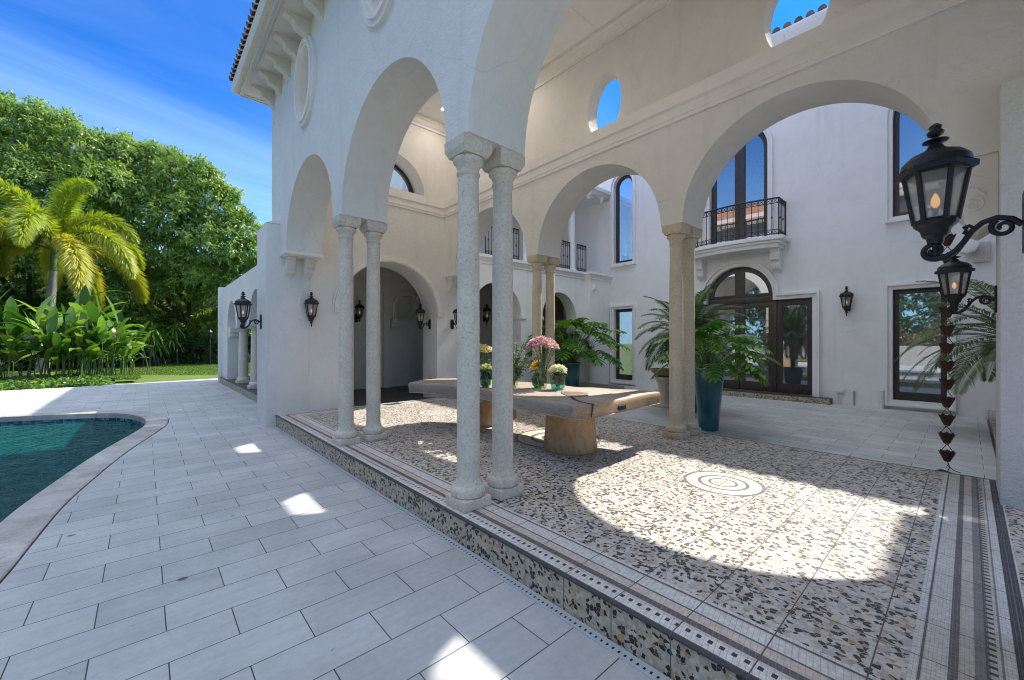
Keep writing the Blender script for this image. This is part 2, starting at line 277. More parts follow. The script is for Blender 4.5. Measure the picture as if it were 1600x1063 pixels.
# ------------------------------------------------------------------ mesh helpers
def tag(o, label=None, cat=None, group=None, kind=None):
    if label: o['label'] = label
    if cat: o['category'] = cat
    if group: o['group'] = group
    if kind: o['kind'] = kind
    return o
def empty(name, loc=(0, 0, 0), rz=0.0):
    o = bpy.data.objects.new(name, None); COL.objects.link(o); o.location = loc; o.rotation_euler = (0, 0, rz)
    o.empty_display_size = 0.2
    return o
WORLD = set()
def wroot(name, loc):
    o = empty(name, loc); WORLD.add(o.name); return o
class MB:
    def __init__(s): s.v = []; s.f = []; s.mi = []; s.r = []
    def add(s, vs, fs, mi=0, r=None):
        b = len(s.v); s.v.extend([tuple(p) for p in vs])
        r = random.random() if r is None else r
        for f in fs: s.f.append([b + i for i in f]); s.mi.append(mi); s.r.append(r)
    def box(s, x0, x1, y0, y1, z0, z1, mi=0):
        s.add([(x0, y0, z0), (x1, y0, z0), (x1, y1, z0), (x0, y1, z0), (x0, y0, z1), (x1, y0, z1), (x1, y1, z1), (x0, y1, z1)],
              [(0, 3, 2, 1), (4, 5, 6, 7), (0, 1, 5, 4), (1, 2, 6, 5), (2, 3, 7, 6), (3, 0, 4, 7)], mi)
    def lathe(s, prof, c=(0, 0, 0), seg=20, cap=True, mi=0, rot=0.0):
        vs = []; fs = []
        for (r, z) in prof:
            for k in range(seg):
                a = rot + 2*PI*k/seg; vs.append((c[0]+r*math.cos(a), c[1]+r*math.sin(a), c[2]+z))
        for i in range(len(prof)-1):
            for k in range(seg):
                k2 = (k+1) % seg; fs.append((i*seg+k, i*seg+k2, (i+1)*seg+k2, (i+1)*seg+k))
        if cap:
            fs.append(tuple(range(seg-1, -1, -1))); n = (len(prof)-1)*seg; fs.append(tuple(range(n, n+seg)))
        s.add(vs, fs, mi)
    def tube(s, pts, rad, seg=8, mi=0, cap=True, r=None):
        pts = [Vector(p) for p in pts]; n = len(pts)
        rad = rad if isinstance(rad, (list, tuple)) else [rad]*n
        t0 = (pts[1]-pts[0]).normalized(); ref = Vector((0, 0, 1)) if abs(t0.z) < 0.9 else Vector((1, 0, 0))
        nrm = t0.cross(ref).normalized(); vs = []; fs = []; prev = t0
        for i in range(n):
            t = (pts[min(i+1, n-1)]-pts[max(i-1, 0)])
            t = t.normalized() if t.length > 1e-9 else prev
            q = prev.rotation_difference(t); nrm = (q @ nrm); nrm = (nrm - t*nrm.dot(t)).normalized(); prev = t
            bn = t.cross(nrm)
            for k in range(seg):
                a = 2*PI*k/seg; vs.append(pts[i]+(nrm*math.cos(a)+bn*math.sin(a))*rad[i])
        for i in range(n-1):
            for k in range(seg):
                k2 = (k+1) % seg; fs.append((i*seg+k, i*seg+k2, (i+1)*seg+k2, (i+1)*seg+k))
        if cap:
            fs.append(tuple(range(seg-1, -1, -1))); fs.append(tuple(range((n-1)*seg, n*seg)))
        s.add(vs, fs, mi, r)
    def prism(s, loops, plane, a, b, mi=0):
        """2D polygon with holes extruded between a and b.  plane: 'XZ' (along Y), 'YZ' (along X), 'XY' (along Z)"""
        def P(p, t):
            return (p[0], t, p[1]) if plane == 'XZ' else ((t, p[0], p[1]) if plane == 'YZ' else (p[0], p[1], t))
        flat = [p for l in loops for p in l]; n = len(flat)
        tris = tessellate_polygon([[Vector((p[0], p[1], 0)) for p in l] for l in loops])
        vs = [P(p, a) for p in flat] + [P(p, b) for p in flat]; fs = []
        for t in tris: fs.append(tuple(t)); fs.append(tuple(n+i for i in reversed(t)))
        o = 0
        for l in loops:
            m = len(l)
            for i in range(m):
                j = (i+1) % m; fs.append((o+i, o+j, n+o+j, n+o+i))
            o += m
        s.add(vs, fs, mi)
    def sweep(s, path, prof, side=1.0, mi=0, closed=False):
        """moulding: profile [(offset,z)] (a closed polygon) mitred along a horizontal path"""
        P = [Vector((p[0], p[1])) for p in path]; n = len(P); vs = []; fs = []; m = len(prof)
        for i in range(n):
            d1 = (P[i]-P[i-1]).normalized() if (i > 0 or closed) else (P[1]-P[0]).normalized()
            d2 = (P[(i+1) % n]-P[i]).normalized() if (i < n-1 or closed) else d1
            n1 = Vector((-d1.y, d1.x))*side; n2 = Vector((-d2.y, d2.x))*side
            mv = (n1+n2); mv = mv/ (mv.dot(n1)) if mv.length > 1e-6 else n1
            for (o, z) in prof: q = P[i]+mv*o; vs.append((q.x, q.y, z))
        for i in range(n if closed else n-1):
            i2 = (i+1) % n
            for k in range(m):
                k2 = (k+1) % m; fs.append((i*m+k, i*m+k2, i2*m+k2, i2*m+k))
        if not closed: fs.append(tuple(range(m-1, -1, -1))); fs.append(tuple(range((n-1)*m, n*m)))
        s.add(vs, fs, mi)
    def blade(s, base, d, up, L, W, droop=0.3, seg=5, prof=None, fold=0.15, mi=0, r=None):
        base = Vector(base); d = Vector(d).normalized(); up = Vector(up)
        side = d.cross(up)
        side = side.normalized() if side.length > 1e-5 else Vector((1, 0, 0)); nn = side.cross(d).normalized()
        vs = []; fs = []; p = base.copy(); dd = d.copy(); step = L/seg
        for i in range(seg+1):
            t = i/seg; w = W*0.5*(prof(t) if prof else math.sin(PI*min(1, t*0.92+0.08))**0.8)
            if i == seg: w = W*0.02
            vs += [p - side*w + nn*w*fold*2, p.copy(), p + side*w + nn*w*fold*2]
            dd = (dd + Vector((0, 0, -droop/seg*1.6))).normalized(); nn = side.cross(dd).normalized(); p = p + dd*step
        for i in range(seg):
            a = i*3; fs += [(a, a+1, a+4, a+3), (a+1, a+2, a+5, a+4)]
        s.add(vs, fs, mi, r)
    def build(s, name, mats, parent=None, smooth=None, bevel=0.0, loc=None):
        me = bpy.data.meshes.new(name)
        V = np.array(s.v, dtype=np.float32).reshape(-1, 3)
        if loc is not None: V = V - np.array(loc, dtype=np.float32)
        me.vertices.add(len(V)); me.vertices.foreach_set('co', V.ravel())
        cnt = np.array([len(f) for f in s.f], dtype=np.int32); tot = int(cnt.sum())
        me.loops.add(tot); me.loops.foreach_set('vertex_index', np.fromiter((i for f in s.f for i in f), dtype=np.int32, count=tot))
        me.polygons.add(len(cnt)); me.polygons.foreach_set('loop_start', np.concatenate(([0], np.cumsum(cnt)[:-1])).astype(np.int32))
        try: me.polygons.foreach_set('loop_total', cnt)
        except Exception: pass
        mats = mats if isinstance(mats, (list, tuple)) else [mats]
        for m in mats: me.materials.append(m)
        me.polygons.foreach_set('material_index', np.array(s.mi, dtype=np.int32))
        me.update(calc_edges=True)
        at = me.attributes.new('rnd', 'FLOAT', 'FACE'); at.data.foreach_set('value', np.array(s.r, dtype=np.float32))
        me.validate()
        if smooth is not False and smooth is not None or bevel:
            bm = bmesh.new(); bm.from_mesh(me)
            bmesh.ops.remove_doubles(bm, verts=bm.verts, dist=1e-5)
            if len(bm.faces) < 60000: bmesh.ops.recalc_face_normals(bm, faces=bm.faces)
            if bevel:
                ed = [e for e in bm.edges if e.is_manifold and len(e.link_faces) == 2 and e.calc_face_angle(0) > R(50)]
                bmesh.ops.bevel(bm, geom=ed, offset=bevel, segments=2, affect='EDGES', profile=0.6, clamp_overlap=True)
            bm.to_mesh(me); bm.free()
            if smooth:
                me.polygons.foreach_set('use_smooth', np.ones(len(me.polygons), dtype=bool)); me.set_sharp_from_angle(angle=R(smooth if smooth is not True else 35))
        if not smooth: me.polygons.foreach_set('use_smooth', np.zeros(len(me.polygons), dtype=bool))
        o = bpy.data.objects.new(name, me); COL.objects.link(o)
        if loc is not None: o.location = loc
        if parent is not None:
            o.parent = parent
            if parent.name in WORLD: o.location = -parent.location
        return o
def kites(name, base, d, nrm, L, W, rnd, mat, parent=None, droop=0.25):
    """many leaf-sized folded faces: two quads per leaf"""
    N = len(base); d = d/np.linalg.norm(d, axis=1, keepdims=True)
    side = np.cross(d, nrm); side /= np.linalg.norm(side, axis=1, keepdims=True)+1e-9
    L = np.asarray(L)[:, None]; W = np.asarray(W)[:, None]
    mid = base + d*L*0.5; tip = base + d*L; tip[:, 2] -= (L[:, 0]*droop)
    V = np.stack([base, mid - side*W*0.5, mid + np.cross(side, d)*W*0.12, mid + side*W*0.5, tip], axis=1).reshape(-1, 3).astype(np.float32)
    idx = np.arange(N)[:, None]*5
    F = np.concatenate([idx + np.array([[0, 1, 2]]), idx+np.array([[1, 4, 2]]), idx+np.array([[0, 2, 3]]), idx+np.array([[2, 4, 3]])], axis=1).astype(np.int32).ravel()
    nf = N*4
    me = bpy.data.meshes.new(name); me.vertices.add(len(V)); me.vertices.foreach_set('co', V.ravel())
    me.loops.add(nf*3); me.loops.foreach_set('vertex_index', F)
    me.polygons.add(nf); me.polygons.foreach_set('loop_start', np.arange(nf, dtype=np.int32)*3)
    try: me.polygons.foreach_set('loop_total', np.full(nf, 3, dtype=np.int32))
    except Exception: pass
    me.materials.append(mat); me.update(calc_edges=True); me.polygons.foreach_set('use_smooth', np.zeros(nf, dtype=bool))
    at = me.attributes.new('rnd', 'FLOAT', 'FACE'); at.data.foreach_set('value', np.repeat(rnd, 4).astype(np.float32))
    o = bpy.data.objects.new(name, me); COL.objects.link(o)
    if parent is not None: o.parent = parent
    return o
def copy_tree(o, parent=None):
    c = o.copy(); COL.objects.link(c); c.parent = parent
    for ch in list(o.children): copy_tree(ch, c)
    return c
def arcpts(cx, cz, r, a0, a1, n=40, rz=None):
    rz = r if rz is None else rz
    return [(cx+r*math.cos(a0+(a1-a0)*k/n), cz+rz*math.sin(a0+(a1-a0)*k/n)) for k in range(n+1)]
def ell(cx, cz, a, b, n=48): return [(cx+a*math.cos(2*PI*k/n), cz+b*math.sin(2*PI*k/n)) for k in range(n)]
def ring(mb, cx, cz, ri, ro, plane, a, b, zs=0.0, full=False):
    """arch band: half ring with legs down to zs below the springing"""
    if full: mb.prism([ell(cx, cz, ro[0], ro[1]), ell(cx, cz, ri[0], ri[1])], plane, a, b); return
    o = arcpts(cx, cz, ro, 0, PI); i = arcpts(cx, cz, ri, PI, 0)
    l = ([(cx+ro, cz-zs)] if zs else []) + o + ([(cx-ro, cz-zs), (cx-ri, cz-zs)] if zs else []) + i + ([(cx+ri, cz-zs)] if zs else [])
    mb.prism([l], plane, a, b)
def struct(o, *a): o['kind'] = 'structure'; return o

# ------------------------------------------------------------------ dimensions
H = 0.215                      # terrace height above the deck
CX = (-7.13, -4.28, -1.43); RA = 1.26; ZS = 3.30
YF0, YF1, YB0, YB1 = 1.94, 2.57, 5.64, 6.28
XL, XR = -8.85, 0.18
PIERX = (-5.705, -2.855)

# ------------------------------------------------------------------ ground, paving, pool
mb = MB()
pool_out = [(-14.6, -3.6), (-14.15, -2.34), (-13.75, -1.36), (-13.2, -0.40), (-12.55, 0.06), (-11.7, 0.30), (-11.1, 0.36), (-10.5, 0.33), (-9.85, 0.21), (-8.25, -0.18), (-6.94, -0.43), (-5.92, -0.59), (-4.96, -0.67), (-4.31, -0.72), (-3.2, -0.86), (-2.0, -1.2), (-1.0, -2.0), (-0.6, -3.2), (-1.0, -5.5), (-3.5, -7.5), (-8.0, -8.2), (-12.5, -7.2), (-14.3, -5.4)]
def smooth_loop(pts, n=4):
    out = []; m = len(pts)
    for i in range(m):
        p0, p1, p2, p3 = [Vector(pts[(i+k-1) % m]) for k in range(4)]
        for j in range(n):
            t = j/n
            out.append(tuple(0.5*((2*p1)+(p2-p0)*t+(2*p0-5*p1+4*p2-p3)*t*t+(3*p1-p0-3*p2+p3)*t**3)))
    return out
PO = smooth_loop(pool_out)
def inset(loop, d):
    n = len(loop); out = []; area = sum(loop[i][0]*loop[(i+1) % n][1]-loop[(i+1) % n][0]*loop[i][1] for i in range(n))
    sg = 1 if area > 0 else -1
    for i in range(n):
        a, b = Vector(loop[i-1]), Vector(loop[(i+1) % n]); t = (b-a).normalized()
        out.append((loop[i][0]-t.y*d*sg, loop[i][1]+t.x*d*sg))
    return out
PI_ = inset(PO, 0.34); PM = inset(PO, -0.012)
mb.prism([[(-21.3, -30), (14, -30), (14, 14), (-16.0, 14), (-16.0, 3.0), (-22.4, 3.0), (-21.9, 0.5), (-21.3, -2.0)], PM], 'XY', -0.12, 0.0)
o = struct(mb.build('pool_deck', M_DECK))
mb = MB(); n = len(PO)
vs = [(p[0], p[1], z) for L_, z in ((PO, -0.10), (PO, 0.006), (inset(PO, 0.012), 0.014), (inset(PO, 0.325), 0.014), (PI_, 0.002), (PI_, -0.10)) for p in L_]
random.seed(12); stone_r = [random.random() for _ in range(n)]
mb.v += vs
for k in range(n):
    k2 = (k+1) % n
    for a in range(5): mb.f.append([a*n+k, a*n+k2, (a+1)*n+k2, (a+1)*n+k]); mb.mi.append(0); mb.r.append(stone_r[(k//2)*2])
gc = G('coping_travertine'); P = gc.obj(); at_ = gc.n('ShaderNodeAttribute', attribute_name='rnd').outputs['Fac']
n1 = gc.noise(3.0, 6, P, 0.65, 0.8); n2 = gc.noise(30, 5, P, 0.7)
cc = gc.ramp(n1, [(0.3, (0.30, 0.265, 0.24)), (0.5, (0.44, 0.41, 0.385)), (0.72, (0.53, 0.51, 0.49))])
cc = gc.mix(1.0, cc, gc.ramp(at_, [(0, 0.80), (1, 1.12)]), 'MULTIPLY'); cc = gc.mix(gc.ramp(n2, [(0.55, 0.0), (0.72, 0.6)]), cc, (0.16, 0.13, 0.12))
M_COPE = gc.out(gc.bsdf(cc, 0.7, gc.bump(n2, 0.4, 0.004)))
struct(mb.build('pool_coping', M_COPE))
mb = MB(); n = len(PI_); PJ = inset(PI_, -0.02)
mb.prism([PJ, inset(PI_, 0.012)], 'XY', -0.5, -0.101)
gt = G('waterline_tile'); P = gt.obj(); vv = gt.n('ShaderNodeTexVoronoi', distance='CHEBYCHEV', i={'Scale': 16.0, 'Vector': P, 'Randomness': 0.15})
sc_ = gt.n('ShaderNodeSeparateColor', i={0: vv.outputs['Color']})
M_WTILE = gt.out(gt.bsdf(gt.ramp(sc_.outputs[0], [(0, (0.01, 0.05, 0.10)), (0.4, (0.03, 0.12, 0.20)), (0.75, (0.10, 0.22, 0.28))], 'CONSTANT'), 0.2))
struct(mb.build('pool_waterline', M_WTILE))
mb = MB(); mb.prism([PJ], 'XY', -1.5, -0.17)
gw = G('pool_water_surface'); P = gw.obj()
nn1 = gw.noise(2.0, 3, gw.vscale(P, (1.3, 0.9, 1)), 0.5, 0.9); nn2 = gw.noise(6.5, 3, gw.vscale(P, (1.3, 0.9, 1)), 0.5, 0.5)
hh = gw.math('ADD', nn1, gw.math('MULTIPLY', nn2, 0.35))
deep = gw.ramp(gw.noise(0.25, 2, P), [(0.3, (0.001, 0.048, 0.047)), (0.7, (0.003, 0.085, 0.078))])
M_POOL = gw.out(gw.bsdf(deep, 0.04, gw.bump(hh, 1.0, 0.32), IOR=1.33, Specular_IOR_Level=0.3))
struct(mb.build('pool_water', M_POOL))
# lawn and earth
gl = G('lawn_ground'); P = gl.obj()
cl = gl.mix(gl.noise(0.8, 5, P), (0.07, 0.13, 0.014), (0.15, 0.21, 0.03)); cl = gl.mix(1.0, cl, gl.ramp(gl.noise(30, 4, P), [(0.3, 0.6), (0.7, 1.3)]), 'MULTIPLY')
M_LAWN = gl.out(gl.bsdf(cl, 0.9, gl.bump(gl.noise(60, 3, P), 0.8, 0.03)))
mb = MB(); mb.add([(-400, -400, -0.14), (400, -400, -0.14), (400, 400, -0.14), (-400, 400, -0.14)], [(0, 1, 2, 3)])
bm_holes = mb
mbg = MB(); mbg.prism([[(-400, -400), (400, -400), (400, 400), (-400, 400)], inset(PO, 0.1)], 'XY', -0.30, -0.13)
struct(mbg.build('lawn', M_LAWN))
mb = MB()
mb.prism([[(-21.45, -12), (-21.42, -2.2), (-21.9, -1.1), (-23.5, -0.9), (-25.6, -1.0), (-27.5, -2.2), (-30, -3.4), (-33, -4.5), (-36, -12)]], 'XY', -0.13, -0.04)
struct(mb.build('planting_bed_soil', M_SOIL))
# courtyard paving behind the loggia
mb = MB(); mb.prism([[(-9.6, 6.30), (0.24, 6.30), (0.24, 13.2), (-9.6, 13.2)]], 'XY', 0.0, 0.06)
struct(mb.build('courtyard_paving', M_COURT))
# raised terrace
mb = MB(); mb.prism([[(XL-0.3, 1.862), (1.6, 1.862), (1.6, 13.2), (0.27, 13.2), (0.27, 6.36), (XL+0.002, 6.36), (XL+0.002, 7.0), (-12.3, 7.0), (-12.3, 2.87), (XL-0.3, 2.87)]], 'XY', 0.0, H-0.012)
struct(mb.build('terrace_riser', M_MOSR))
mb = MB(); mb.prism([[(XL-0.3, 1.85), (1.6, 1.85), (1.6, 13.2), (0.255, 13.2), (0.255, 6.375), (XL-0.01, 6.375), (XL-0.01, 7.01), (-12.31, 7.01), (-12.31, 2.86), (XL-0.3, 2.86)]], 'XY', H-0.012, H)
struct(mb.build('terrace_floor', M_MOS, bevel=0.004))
# low stone sill in front of the french doors and the far side step
mb = MB(); mb.box(-6.3, -2.28, 12.52, 12.85, 0.06, 0.20)
tag(mb.build('door_step', M_MOSR, bevel=0.006), 'low mosaic step along the foot of the courtyard french doors', 'step')
mb = MB(); mb.box(-9.6, -7.4, 9.85, 11.5, 0.06, 0.19)
tag(mb.build('plant_step', M_MOSR, bevel=0.006), 'wide mosaic step in the far courtyard corner by the teal planter', 'step')
# slot drain beside the terrace step
mb = MB(); x = XL+0.1
mb.box(XL, 1.6, 1.79, 1.855, 0.0, 0.006)
g = G('drain_grate'); P = g.obj(); sep = g.n('ShaderNodeSeparateXYZ', i={0: P})
fr = g.math('FRACT', g.math('DIVIDE', g.math('ADD', sep.outputs[0], 20.0), 0.036)); dy = g.math('ABSOLUTE', g.math('SUBTRACT', sep.outputs[1], 1.818))
hole = g.math('MULTIPLY', g.math('LESS_THAN', fr, 0.32), g.math('LESS_THAN', dy, 0.009))
M_DRAIN = g.out(g.bsdf(g.mix(hole, (0.46, 0.48, 0.50), (0.01, 0.01, 0.012)), 0.45, None, Metallic=0.1))
tag(mb.build('slot_drain', M_DRAIN), 'narrow perforated metal drain strip at the foot of the terrace step', 'drain')

# ------------------------------------------------------------------ loggia
LG = wroot('loggia', (-4.3, 4.1, H))
tag(LG, 'tall white stucco loggia with round arches on paired stone columns and oval openings', 'loggia')
ZT = 7.20
def arch_outline(x0, x1, zb, zt, cs, r, zs):
    """wall outline whose lower edge carries half-round arches springing at zs (= zb)"""
    l = [(x0, zt), (x0, zb)]
    for c in cs: l += [(c-r, zb)] + arcpts(c, zs, r, PI, 0, 44)[1:-1] + [(c+r, zb)]
    l += [(x1, zb), (x1, zt)]
    return l
mb = MB(); ov = [ell(c, 5.79, 0.37, 0.55) for c in CX]
mb.prism([arch_outline(-9.53, 1.2, ZS, ZT, CX, RA, ZS)]+ov, 'XZ', YF0, YF1)
fw = mb.build('front_wall', M_ST, LG, smooth=30)
for c in CX:
    mb = MB(); ring(mb, c, 5.79, (0.37, 0.55), (0.52, 0.70), 'XZ', YF0-0.045, YF0, full=True)
    ring(mb, c, 5.79, (0.40, 0.58), (0.46, 0.64), 'XZ', YF0-0.075, YF0-0.0455, full=True)
    mb.build('oval_trim', M_MOULD, fw, smooth=30)
mb = MB(); mb.prism([arch_outline(XL, 1.2, ZS, 5.0, CX, RA, ZS)], 'XZ', YB0, YB1)
bw = mb.build('back_wall', M_ST, LG, smooth=30)
mb = MB(); ov = [ell(c, 5.76, 0.35, 0.56) for c in CX]
mb.prism([[(XL, 5.0), (1.2, 5.0), (1.2, ZT), (XL, ZT)]]+ov, 'XZ', 6.0, YB1)
mb.build('upper_back_wall', M_ST, LG, smooth=30)
# end wall with the big arch and the lunette above
mb = MB()
out = [(YF0, 0.0), (3.05, 0.0), (3.05, 2.24)] + arcpts(4.24, 2.24, 1.19, PI, 0, 44)[1:-1] + [(5.43, 2.24), (5.43, 0.0), (YB1, 0.0), (YB1, ZT), (YF1, ZT), (YF1, ZS), (YF0, ZS)]
lun = [(3.41, 5.16)] + [(5.07, 5.16)] + arcpts(4.24, 5.16, 0.83, 0, PI, 40)[1:-1]
mb.prism([out, lun], 'YZ', -9.53, XL)
ew = mb.build('end_wall', M_ST, LG, smooth=30)
mb = MB(); ring(mb, 4.24, 2.24, 1.19, 1.30, 'YZ', XL, XL+0.05); ring(mb, 4.24, 2.24, 1.21, 1.26, 'YZ', XL+0.0505, XL+0.075); ring(mb, 4.24, 2.24, 1.305, 1.34, 'YZ', XL, XL+0.025)
mb.build('arch_trim', M_MOULD, ew, smooth=30)
mb = MB(); ring(mb, 4.24, 5.16, 0.74, 0.829, 'YZ', -9.40, -9.32); mb.box(-9.40, -9.32, 4.21, 4.27, 5.16, 5.92)
mb.build('lunette_frame', M_FRAME, ew)
mb = MB(); mb.box(-9.66, -8.82, 1.70, 2.45, -0.02, 3.86); mb.add([(-9.66, 1.70, 3.8605), (-8.82, 1.70, 3.8605), (-8.82, 2.2, 3.8605), (-9.66, 2.2, 3.8605), (-9.53, 1.94, 3.98), (-8.85, 1.94, 3.98)], [(0, 1, 5, 4), (1, 2, 5), (0, 4, 3), (3, 4, 5, 2)])
mb.build('corner_pier', M_ST, LG, bevel=0.02, smooth=35)
# vestibule behind the arch: side walls, back wall with its own arched niche on corbels
mb = MB()
nl = [(3.0, 0.0), (7.2, 0.0), (7.2, 4.2), (3.0, 4.2)]
niche = [(5.86, 2.32)] + [(6.70, 2.32)] + arcpts(6.28, 2.66, 0.42, 0, PI, 26)
door = [(3.35, 0.22), (4.05, 0.22)] + arcpts(3.70, 2.5, 0.35, 0, PI, 26)
mb.prism([nl, niche, door], 'YZ', -12.4, -12.0); vb = mb.build('vestibule_wall', M_ST, LG, smooth=30)
mb = MB(); ring(mb, 6.28, 2.66, 0.425, 0.55, 'YZ', -12.0, -11.93, zs=0.32); ring(mb, 6.28, 2.66, 0.46, 0.51, 'YZ', -11.9295, -11.89, zs=0.32)
mb.build('niche_trim', M_MOULD, vb, smooth=30); mb = MB(); ring(mb, 3.70, 2.5, 0.355, 0.45, 'YZ', -12.0, -11.96, zs=2.2); mb.build('door_trim', M_MOULD, vb, smooth=30)
mb = MB(); mb.box(-12.9, -12.41, 5.6, 7.0, 2.0, 3.3); mb.build('niche_back', M_ST, vb)
mb = MB(); mb.box(-12.25, -12.2, 3.36, 4.04, 0.22, 2.86); mb.build('dark_door', M_DARK, vb)
mb = MB(); mb.box(-12.0, -9.53, 2.85, 3.0, 0.0, 4.2); mb.box(-12.0, -9.53, 7.0, 7.2, 0.0, 4.2); mb.box(-12.4, -9.53, 2.85, 7.2, 4.21, 4.4)
mb.build('vestibule_side_wall', M_ST, LG)
mb = MB(); mb.box(-12.0, -11.85, 5.42, 5.60, 0.0, 4.2); mb.build('vestibule_pier', M_ST, LG)
# right hand piers
mb = MB(); mb.box(XR, 1.2, 5.43, YB1-0.003, 0.0, 3.81)
mb.build('side_pier', M_ROUGH, LG, bevel=0.012, smooth=35)
mb = MB(); mb.box(XR, 1.2, 1.70, 3.05, 0.0, 3.29); mb.build('side_pier', M_ROUGH, LG, bevel=0.012, smooth=35)
mb = MB(); mb.box(1.0, 1.198, YF1, YB0, 3.82, ZT); mb.build('gable_wall', M_ST, LG)
# string course carried round the inside
PROF = [(0.0, 4.74), (0.022, 4.74), (0.022, 4.79), (0.034, 4.80), (0.034, 4.86), (0.016, 4.87), (0.016, 4.93), (0.048, 4.955), (0.048, 5.13), (0.0, 5.13)]
mb = MB(); mb.sweep([(XL, YF1), (XL, YB0), (1.2, YB0)], PROF, side=-1); mb.build('string_course', M_MOULD, LG, smooth=25)
mb = MB(); mb.box(XL, 1.2, YB0, 6.0, 5.0, 5.125); mb.build('string_ledge', M_MOULD, LG)
PROFC = [(0.0, 6.80), (0.03, 6.80), (0.03, 6.85), (0.07, 6.88), (0.10, 6.94), (0.15, 6.97), (0.15, 7.03), (0.0, 7.03)]
mb = MB(); mb.sweep([(1.0, YF1), (XL, YF1), (XL, 6.0), (1.0, 6.0)], PROFC, side=-1); mb.build('ceiling_cornice', M_MOULD, LG, smooth=25)
mb = MB(); mb.box(XL, -4.302, YF1, 6.0, 7.03, 7.13); mb.box(-4.298, -2.75, YF1, 6.0, 7.03, 7.13); mb.box(-2.746, 1.0, YF1, 6.0, 7.03, 7.13); mb.build('ceiling', M_ST2, LG)
for (lx, ly) in ((-8.15, 5.17), (-8.15, 3.3), (-6.2, 3.3), (-4.3, 3.3), (-2.6, 3.3), (-6.2, 5.17)):  # first fixture is real; the others are added for warm interior fill
    al = bpy.data.lights.new('downlight_and_fill', 'AREA'); al.shape = 'DISK'; al.size = 0.1; al.energy = 4.2; al.color = (1.0, 0.88, 0.76); ao = bpy.data.objects.new('downlight_and_fill', al); COL.objects.link(ao); ao.location = (lx, ly, 7.005)
    mb = MB(); mb.lathe([(0.075, 7.0295), (0.075, 7.018), (0.055, 7.016)], (lx, ly, 0), 16); dl = mb.build('recessed_and_fill_light', M_WPLAST, LG)
    mb = MB(); mb.lathe([(0.05, 7.0155), (0.05, 7.013)], (lx, ly, 0), 16); mb.build('lamp_and_fill_lens', M_SPOT, dl)

def corbel(px, py, z, dx, dy, w, parent, size=1.0, mat=None):
    """scrolled bracket: S profile extruded across its width, projecting along (dx,dy)"""
    pr = [(0, 0), (0.20, 0), (0.20, -0.035), (0.175, -0.05), (0.19, -0.10), (0.175, -0.15), (0.13, -0.17), (0.12, -0.20), (0.135, -0.235), (0.115, -0.27), (0.07, -0.285), (0.045, -0.31), (0.0, -0.32)]
    pr = [(a*size, b*size) for a, b in pr]; m = MB(); n = len(pr); vs = []
    for s_ in (-0.5, 0.5):
        for a, b in pr: vs.append((px+dx*a-dy*w*s_, py+dy*a+dx*w*s_, z+b))
    fs = [tuple(range(n)), tuple(range(2*n-1, n-1, -1))]+[(i, (i+1) % n, n+(i+1) % n, n+i) for i in range(n)]
    m.add(vs, fs)
    for s_ in (-0.28, 0.0, 0.28):   # raised ribs on the face
        vs = []
        for e in (-0.07, 0.07):
            for a, b in pr[1:-1]: vs.append((px+dx*(a+0.012)-dy*w*(s_+e), py+dy*(a+0.012)+dx*w*(s_+e), z+b))
        k = len(pr)-2; m.add(vs, [(i, i+1, k+i+1, k+i) for i in range(k-1)])
    return m.build('corbel', mat or M_MOULD, parent, bevel=0.004, smooth=35)
# shelf and corbels under the left springing of the front and back arcades
mb = MB(); mb.box(XL, -8.37, YF0-0.02, YF1+0.02, 3.24, 3.299); s1 = mb.build('springing_shelf', M_MOULD, LG, bevel=0.008, smooth=35)
corbel(XL, 2.09, 3.239, 1, 0, 0.15, s1, 1.1); corbel(XL, 2.41, 3.239, 1, 0, 0.15, s1, 1.1)
mb = MB(); mb.box(XL, -8.37, YB0-0.02, YB1+0.02, 3.24, 3.299); s1 = mb.build('springing_shelf', M_MOULD, LG, bevel=0.008, smooth=35)
corbel(XL, 5.80, 3.239, 1, 0, 0.15, s1, 1.1); corbel(XL, 6.12, 3.239, 1, 0, 0.15, s1, 1.1)
corbel(-12.0, 5.76, 2.339, 1, 0, 0.16, vb, 0.95); corbel(-12.0, 6.80, 2.339, 1, 0, 0.16, vb, 0.95)
# scroll console under the right springing of the back arcade
mb = MB(); pr = [(-0.19, 3.30), (-0.20, 3.20), (-0.15, 3.16), (-0.16, 3.02), (-0.10, 2.94), (-0.09, 2.86), (-0.04, 2.80), (-0.02, 2.68), (0.06, 2.62), (0.17, 2.70), (0.18, 2.70), (0.18, 3.30)]
mb.prism([pr], 'XZ', YB0+0.02, YB1-0.02)
cs = mb.build('scroll_console', M_MOULD, LG, bevel=0.012, smooth=35)
mb = MB()
def spiral(cx, cz, r0, r1, a0, turns, n=40): return [(cx+(r0+(r1-r0)*k/n)*math.cos(a0+turns*2*PI*k/n), cz+(r0+(r1-r0)*k/n)*math.sin(a0+turns*2*PI*k/n)) for k in range(n+1)]
for pts in (spiral(-0.06, 3.17, 0.085, 0.015, 0.4, 1.6), spiral(0.03, 2.86, 0.075, 0.012, 2.2, -1.5), [(-0.13, 3.08), (-0.05, 3.03), (0.05, 3.00), (0.10, 2.93)]):
    mb.tube([(x, YB0+0.016, z) for x, z in pts], 0.011, 6)
mb.build('scroll_relief', M_MOULD, cs, smooth=40)

